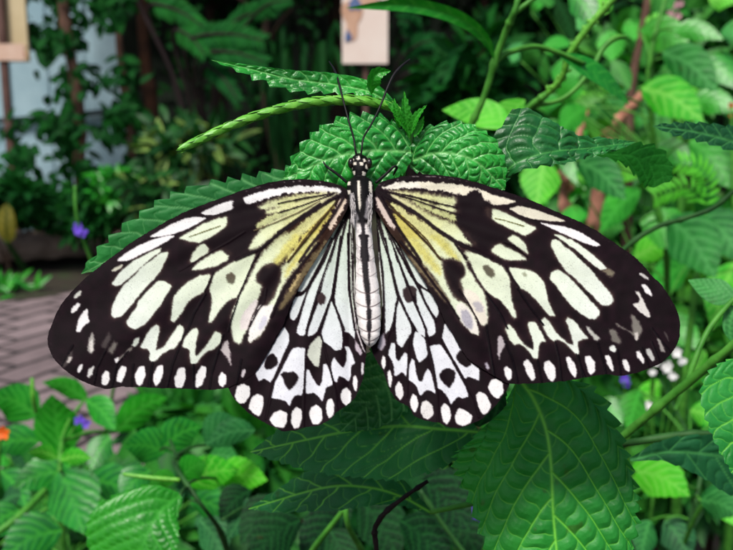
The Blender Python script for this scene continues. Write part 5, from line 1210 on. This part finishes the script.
M_STONE = simple_mat('kerb_stone', [(.25, s2l((108, 90, 80))), (.75, s2l((160, 140, 128)))], 9, rough=.9, bump=.5)
M_SHADOWST = simple_mat('kerb_shaded_base', [(.3, s2l((14, 12, 10))), (.7, s2l((32, 26, 22)))], 9, rough=.95, bump=.5)  # shadow under the coping is put into this near-black colour
kb = empty('stone_kerb', ground(np.array(20.), np.array(270.)), 'low rounded stone kerb edging the planted bed at left', 'kerb')
kp = [ground(np.array(float(x)), np.array(float(y))) for x, y in [(-260, 288), (-60, 276), (60, 268), (170, 258), (300, 252)]]
def strip(pts, h0, h1, d, bulge, name, mat):
    C = catmull(np.array(pts), 60); T = norm(np.gradient(C, axis=0)); S = np.cross(T, [0, 0, 1.0])
    prof = [(0, h0), (0 + bulge, h0 + (h1 - h0) * .35), (bulge * .8, h0 + (h1 - h0) * .75), (-.02, h1), (-d * .5, h1 + .01), (-d, h1 - .02), (-d, h0)]
    V = np.array([[c + s * a + np.array([0, 0, b + .006 * math.sin(i * 1.7)]) for a, b in prof] for i, (c, s) in enumerate(zip(C, S))]).reshape(-1, 3)
    return mesh_obj(name, V, [tuple(f) for f in grid_faces(60, len(prof))], mat, kb)
strip([q + np.array([0, .10, 0]) for q in kp], 0, .065, .25, .0, 'kerb_shaded_base', M_SHADOWST)
strip(kp, .062, .2, .45, .03, 'coping', M_STONE)

# ------------------------------------------------------------------ background objects at left
M_BLUEW = simple_mat('faded_blue_board', [(.2, s2l((144, 178, 192))), (.8, s2l((184, 212, 222)))], 3, rough=.8, bump=.1)
M_RAIL = simple_mat('dark_rail', [(.3, s2l((38, 52, 58))), (.7, s2l((60, 76, 80)))], 6, rough=.7)
bw = empty('blue_wall', ground(np.array(60.), np.array(222.)), 'pale blue board wall behind the climbing plant at upper left', 'wall')
by = 6.6
def bx(px): return float((px - W / 2) / F * by)
def bz(py): return float(at(np.array(0.), np.array(float(py)), np.array(by))[2])
def box_part(name, x0, x1, y0, y1, z0, z1, mat, parent, bev=.0):
    b = MB(); b.box(((x0 + x1) / 2, (y0 + y1) / 2, (z0 + z1) / 2), abs(x1 - x0), abs(y1 - y0), abs(z1 - z0), bev=bev); return b.build(name, mat, parent, smooth=False)
for i in range(5):
    xa = bx(-60) + i * (bx(126) - bx(-60)) / 5; xb = bx(-60) + (i + 1) * (bx(126) - bx(-60)) / 5
    box_part('board', xa + .004, xb - .004, 6.70 + .004 * (i % 2), 6.74, 0, 2.3, M_BLUEW, bw, .004)
bb = MB(); bb.tube([(bx(-60), 6.66, bz(122)), (bx(20), 6.66, bz(120)), (bx(126), 6.66, bz(110))], .022, seg=10, n=12); bb.build('rail', M_RAIL, bw)

M_CREAM = simple_mat('cream_board', [(.3, s2l((206, 186, 144))), (.7, s2l((224, 206, 166)))], 5, rough=.7)
M_PINKB = simple_mat('pink_print', [(.3, s2l((220, 184, 162))), (.7, s2l((232, 202, 182)))], 12, rough=.7)
M_REDP = simple_mat('red_print', [(.3, s2l((196, 96, 92))), (.7, s2l((208, 116, 110)))], 12, rough=.7)
M_PURP = simple_mat('dark_purple_print', [(.3, s2l((44, 20, 44))), (.7, s2l((62, 30, 60)))], 12, rough=.7)
M_POST = simple_mat('brown_post', [(.3, s2l((84, 60, 54))), (.7, s2l((116, 88, 80)))], 8, rough=.85, bump=.3)
sd_ = 5.5
def sp(px, py, d=sd_): return at(np.array(float(px)), np.array(float(py)), np.array(d))
sg = empty('sign_board', sp(2, 300) * np.array([1, 1, 0]), 'cream sign board with a pinkish patterned lower border on a brown post', 'sign')
def quad_board(name, x0, x1, y0, y1, off, th, mat, parent, d):
    A_, B_ = sp(x0, y1, d), sp(x1, y0, d)
    yv = (A_[1] + B_[1]) / 2 - off
    return box_part(name, A_[0], B_[0], yv, yv + th, A_[2], B_[2], mat, parent, .0)
quad_board('board', -75, 24.5, -70, 61, 0, .03, M_CREAM, sg, sd_)
quad_board('border_band', -75, 24.2, 44, 60.5, .004, .003, M_PINKB, sg, sd_)
mb_ = MB()
yv = (sp(0, 61)[1] + sp(0, -70)[1]) / 2 - .007
for i in range(14):
    cx_ = -66 + i * 6.6; c0 = sp(cx_, 52.3); s_ = .022
    for pts in ([(-1, -1), (0, 1)], [(0, 1), (1, -1)], [(-.6, -.2), (.6, -.2)]) if i % 2 else ([(-1, 1), (-1, -1)], [(-1, 1), (.8, .6)], [(.8, .6), (-.8, 0)], [(-.4, 0), (1, -1)]):
        mb_.tube([(c0[0] + a * s_, yv, c0[2] + b * s_) for a, b in pts], .003, seg=4, n=3)
for yy_ in (46, 58.5): mb_.tube([(sp(-74, yy_)[0], yv, sp(0, yy_)[2]), (sp(24, yy_)[0], yv, sp(0, yy_)[2])], .0022, seg=4, n=4)
mb_.build('border_pattern', M_REDP, sg, smooth=False)
mb_ = MB()
for (x0, y0, x1, y1, r) in [(4.2, -8, 4.2, 11, .006), (4.2, 11, 0, 13, .006), (0, 13, -4, 8, .006), (-4, -8, -4, 8, .006), (0, -8, 0, 13, .004)]:
    a, b = sp(x0, y0), sp(x1, y1); mb_.tube([(a[0], yv + .003, a[2]), (b[0], yv + .003, b[2])], r, seg=6, n=3)
mb_.build('lettering', M_PURP, sg, smooth=False)
box_part('post', sp(-2, 0)[0], sp(5.2, 0)[0], sp(0, 61)[1] + .02, sp(0, 61)[1] + .06, 0, sp(0, -40)[2], M_POST, sg, .004)

M_POSTER = simple_mat('white_poster', [(.3, s2l((238, 214, 200))), (.7, s2l((250, 236, 224)))], 4, rough=.6)
M_PBLUE = simple_mat('blue_print', [(.3, s2l((70, 92, 140))), (.7, s2l((110, 130, 170)))], 12, rough=.6)
M_PORA = simple_mat('orange_print', [(.3, s2l((196, 146, 116))), (.7, s2l((224, 186, 160)))], 8, rough=.6)
d2_ = 3.8
po = empty('poster_board', sp(365, 330, d2_) * np.array([1, 1, 0]), 'pale poster on a stake with orange and blue print at the top centre', 'sign')
quad_board('board', 342, 388, -50, 63, 0, .02, M_POSTER, po, d2_)
yq = (sp(0, 63, d2_)[1] + sp(0, -50, d2_)[1]) / 2
def blob(name, x, y, rx, ry, off, mat):
    th_ = np.linspace(0, 2 * math.pi, 24, endpoint=False); c = sp(x, y, d2_)
    k = d2_ / F
    rr = 1 + .22 * np.sin(th_ * 3 + x) + .12 * np.sin(th_ * 5)
    V = np.stack([c[0] + rx * k * np.cos(th_) * rr, np.full(24, yq - off), c[2] + ry * k * np.sin(th_) * rr], -1)
    return mesh_obj(name, V, [tuple(range(24))[::-1]], mat, po, smooth=False)
blob('orange_print', 352, 18, 9, 20, .003, M_PORA); blob('orange_print', 366, -4, 14, 10, .0035, M_PORA)
blob('blue_print', 355, 4, 6, 7, .005, M_PBLUE); blob('blue_print', 348, 36, 3.4, 5, .0055, M_PBLUE)
box_part('stake', sp(363, 0, d2_)[0], sp(368, 0, d2_)[0], yq + .021, yq + .05, 0, sp(0, -20, d2_)[2], M_POST, po, .003)

# ------------------------------------------------------------------ background planting
def ball_pts(n, c, r, g, shell=.55):
    d = norm(g.normal(size=(n, 3))); rad = (shell ** 3 + (1 - shell ** 3) * g.random((n, 1))) ** (1 / 3)
    return np.asarray(c) + d * rad * np.asarray(r), d
def bush_leaves(c, r, n, g, clumps=9, size=(.05, .09), wide=.45, shell=.4):
    """leaf positions in clumps inside an ellipsoid"""
    cc, _ = ball_pts(clumps, c, np.asarray(r) * .75, g, .3)
    P, D = [], []
    for q in cc:
        rr = np.asarray(r) * g.uniform(.3, .55)
        a, d = ball_pts(n // clumps, q, rr, g, shell); P.append(a); D.append(d)
    P, D = np.vstack(P), np.vstack(D)
    D = D + g.normal(size=D.shape) * .5 + np.array([0, 0, -.15]); Nn = g.normal(size=D.shape) * .6 + np.array([0, -.5, .8])
    L = g.uniform(size[0], size[1], len(P))
    return P, D, Nn, L, L * wide
def shrub(name, label, px, py, d, rpx, n, mat, cat='shrub', group=None, size=(.05, .09), wide=.45, seed=0, ry=None, clumps=9, stems=3, tb=(-1, 1), trunk=None, bark=None, sn='stem', fn='foliage', pfrac=0.0):
    g = np.random.default_rng(seed + 100)
    c = at(np.array(float(px)), np.array(float(py)), np.array(float(d))); k = d / F
    r = np.array([rpx * k, (rpx if ry is None else max(rpx, ry)) * k * .8, (ry or rpx) * k])
    e = empty(name, (c[0], c[1], 0), label, cat, group)
    P, D, Nn, L, Wd = bush_leaves(c, r, n, g, clumps, size, wide)
    ok = P[:, 2] > .02
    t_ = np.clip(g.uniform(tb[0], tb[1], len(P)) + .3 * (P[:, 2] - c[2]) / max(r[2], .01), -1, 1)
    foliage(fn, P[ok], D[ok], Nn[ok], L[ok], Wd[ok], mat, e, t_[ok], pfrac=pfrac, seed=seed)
    b = MB()
    for i in range(stems):
        q = c + g.normal(size=3) * r * .4; rr = trunk or max(.006, .03 * r[2])
        x_, y_ = c[0] + g.normal() * .03, c[1] + g.normal() * .03
        b.tube([(x_, y_, 0), ((x_ + q[0]) / 2 + g.normal() * r[0] * .1, (y_ + q[1]) / 2, q[2] * .5), tuple(q)], [rr, rr * .8, rr * .35], seg=8, n=14, wobble=.3)
    b.build(sn, bark or M_BARKD, e)
    return e

# hedge added to block the bright sky behind, and trees in front
hd = empty('hedge_backdrop', (0, 11.4, 0), 'tall dark hedge added to block the sky at the back', 'hedge')
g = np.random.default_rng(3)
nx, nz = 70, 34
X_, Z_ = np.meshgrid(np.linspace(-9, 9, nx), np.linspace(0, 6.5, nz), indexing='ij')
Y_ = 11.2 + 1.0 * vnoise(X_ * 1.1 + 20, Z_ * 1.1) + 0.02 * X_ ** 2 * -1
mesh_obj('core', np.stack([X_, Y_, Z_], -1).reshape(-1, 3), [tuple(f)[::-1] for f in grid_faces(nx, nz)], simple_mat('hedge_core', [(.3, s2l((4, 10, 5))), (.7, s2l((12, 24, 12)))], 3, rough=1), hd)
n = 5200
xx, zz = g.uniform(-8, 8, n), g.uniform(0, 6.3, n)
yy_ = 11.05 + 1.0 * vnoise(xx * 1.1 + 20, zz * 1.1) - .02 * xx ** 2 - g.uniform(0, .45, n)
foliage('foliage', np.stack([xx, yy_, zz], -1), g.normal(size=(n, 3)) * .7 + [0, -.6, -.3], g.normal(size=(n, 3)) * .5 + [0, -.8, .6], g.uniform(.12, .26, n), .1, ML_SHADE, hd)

def tree(name, label, x, y, h, r, n, mat, seed, trunk=.07, bark=None, zc=None, size=(.09, .16), group=None, crown_r=None):
    g = np.random.default_rng(seed + 500)
    e = empty(name, (x, y, 0), label, 'tree', group)
    b = MB(); top = np.array([x + g.normal() * .15, y + g.normal() * .1, h])
    mid = np.array([x + g.normal() * .08, y, h * .5])
    b.tube([(x, y, 0), tuple(mid), tuple(top)], [trunk, trunk * .75, trunk * .3], seg=12, n=40, wobble=.25)
    for i in range(7):
        z0 = h * g.uniform(.5, .85); a = g.uniform(0, 6.28); s = np.array([x, y, 0]) * (1) ; st = mid + (top - mid) * ((z0 / h - .5) / .5)
        en = st + np.array([math.cos(a) * r * .7, math.sin(a) * r * .7, r * .4])
        b.tube([tuple(st), tuple((st + en) / 2 + [0, 0, .05]), tuple(en)], [trunk * .4, trunk * .25, trunk * .1], seg=7, n=12)
    b.build('trunk', bark or M_BARKD, e)
    c = np.array([x, y, zc or h]); P, D, Nn, L, Wd = bush_leaves(c, crown_r if crown_r is not None else np.array([r, r, r * .75]), n, g, 22, size, .5)
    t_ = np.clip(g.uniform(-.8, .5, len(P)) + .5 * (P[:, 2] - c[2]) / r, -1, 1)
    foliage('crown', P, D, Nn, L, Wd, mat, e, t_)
    return e
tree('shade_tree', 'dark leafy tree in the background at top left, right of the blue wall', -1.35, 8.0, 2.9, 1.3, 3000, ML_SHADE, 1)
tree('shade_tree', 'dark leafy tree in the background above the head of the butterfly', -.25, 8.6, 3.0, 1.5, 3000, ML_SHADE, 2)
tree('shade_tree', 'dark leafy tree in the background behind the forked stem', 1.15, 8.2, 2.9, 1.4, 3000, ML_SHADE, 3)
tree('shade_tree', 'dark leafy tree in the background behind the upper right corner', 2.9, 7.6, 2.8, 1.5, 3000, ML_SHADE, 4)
# climber on thin trunk in front of the blue wall
cl = empty('climber_tree', ((bx(64) * .84 + .05), 5.7, 0), 'thin reddish trunk wrapped in climbing leaves in front of the blue wall', 'tree')
cx0 = (bx(64) * .84 + .05)
tube('trunk', [(cx0 + .02, 5.7, 0), (cx0 + .01, 5.7, .5), (cx0 + .03, 5.7, .95), (cx0 - .02, 5.7, 1.4), (cx0 - .05, 5.7, 2.3)], [.042, .038, .036, .034, .03], M_BARK, cl, seg=12, n=50, wobble=.25)
g = np.random.default_rng(77)
def pxcloud(n, x0, x1, y0, y1, d0, d1, g): return at(g.uniform(x0, x1, n), g.uniform(y0, y1, n), g.uniform(d0, d1, n))
def clumped(n, k, x0, x1, y0, y1, d0, d1, sx, sy, g):
    cx_, cy_ = g.uniform(x0, x1, k), g.uniform(y0, y1, k); i = g.integers(0, k, n)
    return at(cx_[i] + g.normal(size=n) * sx, cy_[i] + g.normal(size=n) * sy, g.uniform(d0, d1, n))
P = np.vstack([clumped(420, 24, 28, 135, -20, 110, 5.4, 6.2, 9, 9, g), clumped(330, 18, 70, 125, 90, 190, 5.3, 6.0, 9, 9, g), clumped(150, 9, 15, 60, 110, 200, 5.3, 6.0, 7, 6, g)])
pxx = (P[:, 0] / ((P - CP) @ FW)) * F + W / 2; pyy = H / 2 - ((P - CP) @ UP) / ((P - CP) @ FW) * F
P = P[~((pxx < 56) & (pyy > 62) & (pyy < 112) & (g.random(len(P)) < .9)) & ~((pxx > 72) & (pxx < 122) & (pyy > 92) & (pyy < 180) & (vnoise(pxx * .07, pyy * .07) > .52))]
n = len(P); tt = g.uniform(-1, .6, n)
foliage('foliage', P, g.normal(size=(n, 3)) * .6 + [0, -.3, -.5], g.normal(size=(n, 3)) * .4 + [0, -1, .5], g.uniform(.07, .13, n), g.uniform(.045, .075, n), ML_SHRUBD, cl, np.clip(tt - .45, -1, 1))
# broad compound leaves in the shade, top left of centre
def fan_plant(label, rows, base, seed, mat=None):
    g = np.random.default_rng(seed)
    e = empty('broad_fern', base, label, 'fern')
    for (x0, y0, x1, y1, d, w, tn) in rows:
        P_ = catmull(np.array([tuple(at(x0, y0, d)), tuple(at((x0 + x1) / 2, (y0 + y1) / 2 - 6, d * .98)), tuple(at(x1, y1, d * .96))]), 26)
        T_ = norm(np.gradient(P_, axis=0)); S_ = norm(np.cross(T_, -FW)); c_, d_, l_ = [], [], []
        for i in range(2, 26):
            for s in (-1, 1): c_.append(P_[i]); d_.append(S_[i] * s + T_[i] * .8 + g.normal(size=3) * .1); l_.append(w * d / F * (1 - .75 * abs(i / 26 - .3)))
        c_, d_, l_ = np.array(c_), np.array(d_), np.array(l_)
        foliage('frond', c_, d_, np.repeat((-FW + UP * .5)[None], len(c_), 0) + g.normal(size=c_.shape) * .15, l_, l_ * .32, mat or ML_FERN, e, np.clip(g.normal(size=len(c_)) * .15 + tn, -1, 1), nseg=3)
        tube('frond_stalk', [np.array(base, float), np.array([(base[0] + P_[0][0]) / 2, (base[1] + P_[0][1]) / 2, P_[0][2] * .7]), P_[0], P_[13], P_[25]], [.012, .01, .008, .006, .002], M_TWIG, e, seg=6, n=24)
    return e
fan_plant('large shaded fern with broad drooping fronds, left of the poster', [(150, 5, 205, 28, 4.6, 16, .2), (190, 40, 262, 40, 4.4, 20, 0), (175, 30, 205, 55, 4.5, 16, .3), (200, 55, 265, 62, 4.4, 18, -.1), (225, 30, 275, 10, 4.6, 16, -.2), (205, 65, 238, 100, 4.5, 15, -.4), (140, -10, 190, 12, 4.7, 14, .6), (250, 20, 290, 0, 4.5, 14, 0)], (float(sp(200, 0, 4.7)[0]), float(sp(200, 0, 4.7)[1]), 0), 5)
fan_plant('shaded fern right of the poster', [(400, 60, 440, 40, 4.6, 14, -.3), (405, 75, 450, 85, 4.5, 16, -.1), (420, 40, 400, 20, 4.6, 14, -.4), (440, 70, 470, 60, 4.5, 12, 0)], (float(sp(415, 0, 4.8)[0]), float(sp(415, 0, 4.8)[1]), 0), 6)
# hanging strap leaves near the centre
e = empty('strap_plant', (float(sp(300, 0, 4.9)[0]), float(sp(300, 0, 4.9)[1]), 0), 'dark strap-leaved plant in the shade behind the flower spike', 'plant')
g = np.random.default_rng(8)
for i in range(14):
    x0 = g.uniform(255, 335); y0 = g.uniform(20, 70); dd = g.uniform(4.4, 5.2); w = g.uniform(3, 6)
    leaf(ML_SHADE, e, [(295 + (x0 - 295) * .6, y0 + 130, dd * 1.03), (x0, y0, dd), (x0 + (x0 - 295) * .4 + g.normal() * 6, y0 + g.uniform(40, 80), dd * .96)], wid(LA, w), nu=18, nv=7, ter=False, nsec=3, tint=float(g.uniform(-.5, .5)), seed=i, vw=.3)
tube('stem', [tuple(e.location), tuple(at(296, 200, 4.9)), tuple(at(295, 160, 4.85))], [.03, .025, .02], M_BARKD, e, seg=8, n=20)
# trunks showing reddish in the dark
for x, y1, d, r, lab in [(145, -30, 6.4, .05, 'orange-brown slim trunk in the shade left of the flower spike tip'), (120, 60, 6.2, .03, 'short brown trunk in the shade beside the climbing plant')]:
    b0 = sp(x, 0, d); e = empty('slim_tree', (b0[0], b0[1], 0), lab, 'tree')
    tube('trunk', [(b0[0], b0[1], 0), (b0[0] + .03, b0[1], .8), (b0[0] - .02, b0[1], 1.4), (b0[0] + .02, b0[1], 2.4)], [r * 1.1, r, r * .9, r * .7], simple_mat('orange_bark', [(.3, s2l((46, 28, 18))), (.7, s2l((80, 50, 32)))], 12, rough=.9, bump=.4) if x == 145 else M_BARK, e, seg=12, n=40, wobble=.3)
    c = np.array([b0[0], b0[1], 2.5]); P, D, Nn, L, Wd = bush_leaves(c, np.array([.55, .5, .45]), 500, np.random.default_rng(x), 8, (.08, .14), .5)
    foliage('crown', P, D, Nn, L, Wd, ML_SHADE, e)
tree('brown_tree', 'dark brown trunk in the shade between the flower spike and the poster', float(sp(290, 0, 7)[0]), 7.0, 2.7, .7, 700, ML_SHADE, 21, trunk=.05)
# variegated shrub
shrub('variegated_shrub', 'variegated shrub with cream and green leaves left of the flower spike tip', 190, 152, 4.6, 44, 300, ML_VARI, seed=1, ry=32, size=(.10, .17), wide=.34, tb=(-1, .3), pfrac=.2)
shrub('variegated_shrub', 'variegated shrub with cream striped leaves above the left wing edge', 160, 195, 4.4, 36, 260, ML_VARI, seed=2, ry=34, size=(.10, .17), wide=.34, tb=(-1, .2), pfrac=.15)
shrub('green_shrub', 'round green shrub at the foot of the climbing plant', 92, 205, 4.9, 46, 700, ML_SHRUBD, seed=3, ry=30, size=(.06, .11), tb=(-.9, .4))
shrub('green_shrub', 'dark green shrub behind the stone kerb at the left edge', 35, 215, 5.2, 46, 600, ML_SHRUBD, seed=4, ry=26, size=(.06, .11), tb=(-1, 0))
shrub('green_shrub', 'bright green small-leaved shrub behind the purple flower', 115, 190, 4.8, 22, 300, ML_FRESH, seed=5, ry=20, size=(.05, .09), tb=(-.6, .4))
shrub('green_shrub', 'dark shrub at the left edge below the sign post', 5, 196, 4.8, 34, 400, ML_SHRUBD, seed=6, ry=22, size=(.07, .12), tb=(-1, 0))
e = empty('croton', (float(sp(8, 0, 4.7)[0]), float(sp(8, 0, 4.7)[1]), 0), 'yellow croton leaf with dark ribs at the left edge above the kerb', 'plant')
leaf(ML_CROT, e, [(8, 243, 4.7), (6, 224, 4.66), (7, 203, 4.64)], [(0, .5), (.1, 6), (.3, 9.5), (.6, 9.5), (.85, 6), (1, 0)], nu=40, nv=20, ter=False, nsec=5, vw=5.5, cot=.5, label='yellow leaf with dark ribs')
tube('stem', [tuple(e.location), tuple(at(6, 240, 4.7))], [.02, .012], M_STEMD, e, seg=8, n=10)
e = empty('grassy_tuft', (float(ground(np.array(8.), np.array(292.))[0]), float(ground(np.array(8.), np.array(292.))[1]), 0), 'small green leaf tuft beside the path below the kerb at the left edge', 'plant')
g = np.random.default_rng(9); n = 46
foliage('leaves', np.repeat(np.array(e.location)[None], n, 0) + g.normal(size=(n, 3)) * [.06, .06, 0] + [0, 0, .01], g.normal(size=(n, 3)) * [.7, .7, .2] + [0, 0, .6], g.normal(size=(n, 3)) + [0, -1, .5], g.uniform(.08, .16, n), .03, ML_FRESH, e, g.uniform(-.5, .6, n))
# mid-distance planting, right and low
rows = [('leafy green shrub behind the bright lime leaf', 470, 90, 2.2, 60, 46, 500, ML_SHRUBD, (-1, .1)), ('dark shrub behind the forked stem at the top edge', 540, 20, 2.8, 60, 50, 520, ML_SHADE, (-.6, .9)), ('leafy shrub behind the pink sawn branches', 570, 160, 1.8, 60, 70, 620, ML_SHRUB, (-.9, .6)),
        ('dense green shrub behind the brown stem', 640, 110, 1.9, 70, 70, 700, ML_SHRUB, (-.9, .6)), ('green shrub in the far upper right corner', 720, 40, 2.2, 80, 70, 700, ML_SHRUB, (-1, .5)), ('soft green shrub right of the right wing tip', 710, 240, 1.5, 70, 70, 760, ML_SHRUB, (-.7, .9)),
        ('green bed plant under the right wing tip', 670, 340, 1.3, 70, 60, 760, ML_SHRUB, (-.6, 1)), ('green bed plant at the lower right edge', 700, 470, 1.1, 80, 70, 800, ML_SHRUB, (-.9, .5)), ('bed plant hidden behind the big lower right leaf', 560, 420, 1.2, 90, 60, 700, ML_SHRUB, (-.9, .4)),
        ('bed plant in the shade at bottom centre', 400, 500, 1.2, 90, 60, 700, ML_SHRUBD, (-1, -.2)), ('bed plant between the dark leaf and the veined leaf', 250, 480, 1.0, 60, 60, 640, ML_SHRUB, (-.9, .3)), ('bed plant below the left hindwing', 215, 420, 1.3, 44, 30, 420, ML_SHRUB, (-.8, .6)),
        ('small-leaved bed plant between the paving and the veined leaf at lower left', 130, 520, .85, 60, 34, 460, ML_SHRUB, (-.9, .3)), ('small-leaved bed plant in the bottom left corner', 25, 535, .85, 46, 34, 380, ML_SHRUB, (-.9, .2)), ('small-leaved bed plant under the outer edge of the left forewing', 180, 415, 1.1, 34, 16, 260, ML_SHRUB, (-.7, .5)),
        ('green shrub showing above the right forewing', 600, 230, 1.6, 50, 50, 500, ML_FRESH, (-.6, .6)), ('dark shrub behind the turned leaf at the upper right', 500, 150, 1.7, 40, 30, 300, ML_SHRUBD, (-1, -.1))]
for i, (lab, x, y, d, rx, ry, n, m_, tb) in enumerate(rows):
    shrub('bed_plant' if 'bed' in lab else 'green_shrub', lab, x, y, d, rx, n, m_, cat='plant' if 'bed' in lab else 'shrub', seed=20 + i, ry=ry, size=(.035 * d ** .5, .075 * d ** .5), tb=tb, stems=4)

# ------------------------------------------------------------------ sky and sun
world = bpy.data.worlds.new('World'); scene.world = world; world.use_nodes = True
nt = world.node_tree; bg = nt.nodes['Background']
sky = nt.nodes.new('ShaderNodeTexSky'); sky.sky_type = 'NISHITA'; sky.sun_disc = False
EL, AZ = math.radians(58), math.radians(205)        # behind the camera, slightly left
sky.sun_elevation = EL; sky.sun_rotation = AZ; sky.dust_density = 3.0; sky.air_density = 1.0; sky.ozone_density = 1.0
nt.links.new(sky.outputs[0], bg.inputs[0]); bg.inputs[1].default_value = 0.095
sun = bpy.data.lights.new('sun', 'SUN'); sun.energy = 3.4; sun.angle = math.radians(14); sun.color = (1.0, .96, .9)
so = bpy.data.objects.new('sun', sun); COL.objects.link(so)
dv = Vector((math.sin(AZ) * math.cos(EL), math.cos(AZ) * math.cos(EL), math.sin(EL)))
so.rotation_euler = dv.to_track_quat('Z', 'Y').to_euler(); so.location = (0, 0, 5)

scene.view_settings.view_transform = 'Standard'; scene.view_settings.look = 'None'; scene.view_settings.exposure = 0; scene.view_settings.gamma = 1
scene.render.engine = 'CYCLES'
scene.cycles.use_denoising = True
scene.cycles.max_bounces = 6; scene.cycles.diffuse_bounces = 3; scene.cycles.glossy_bounces = 2; scene.cycles.transmission_bounces = 3
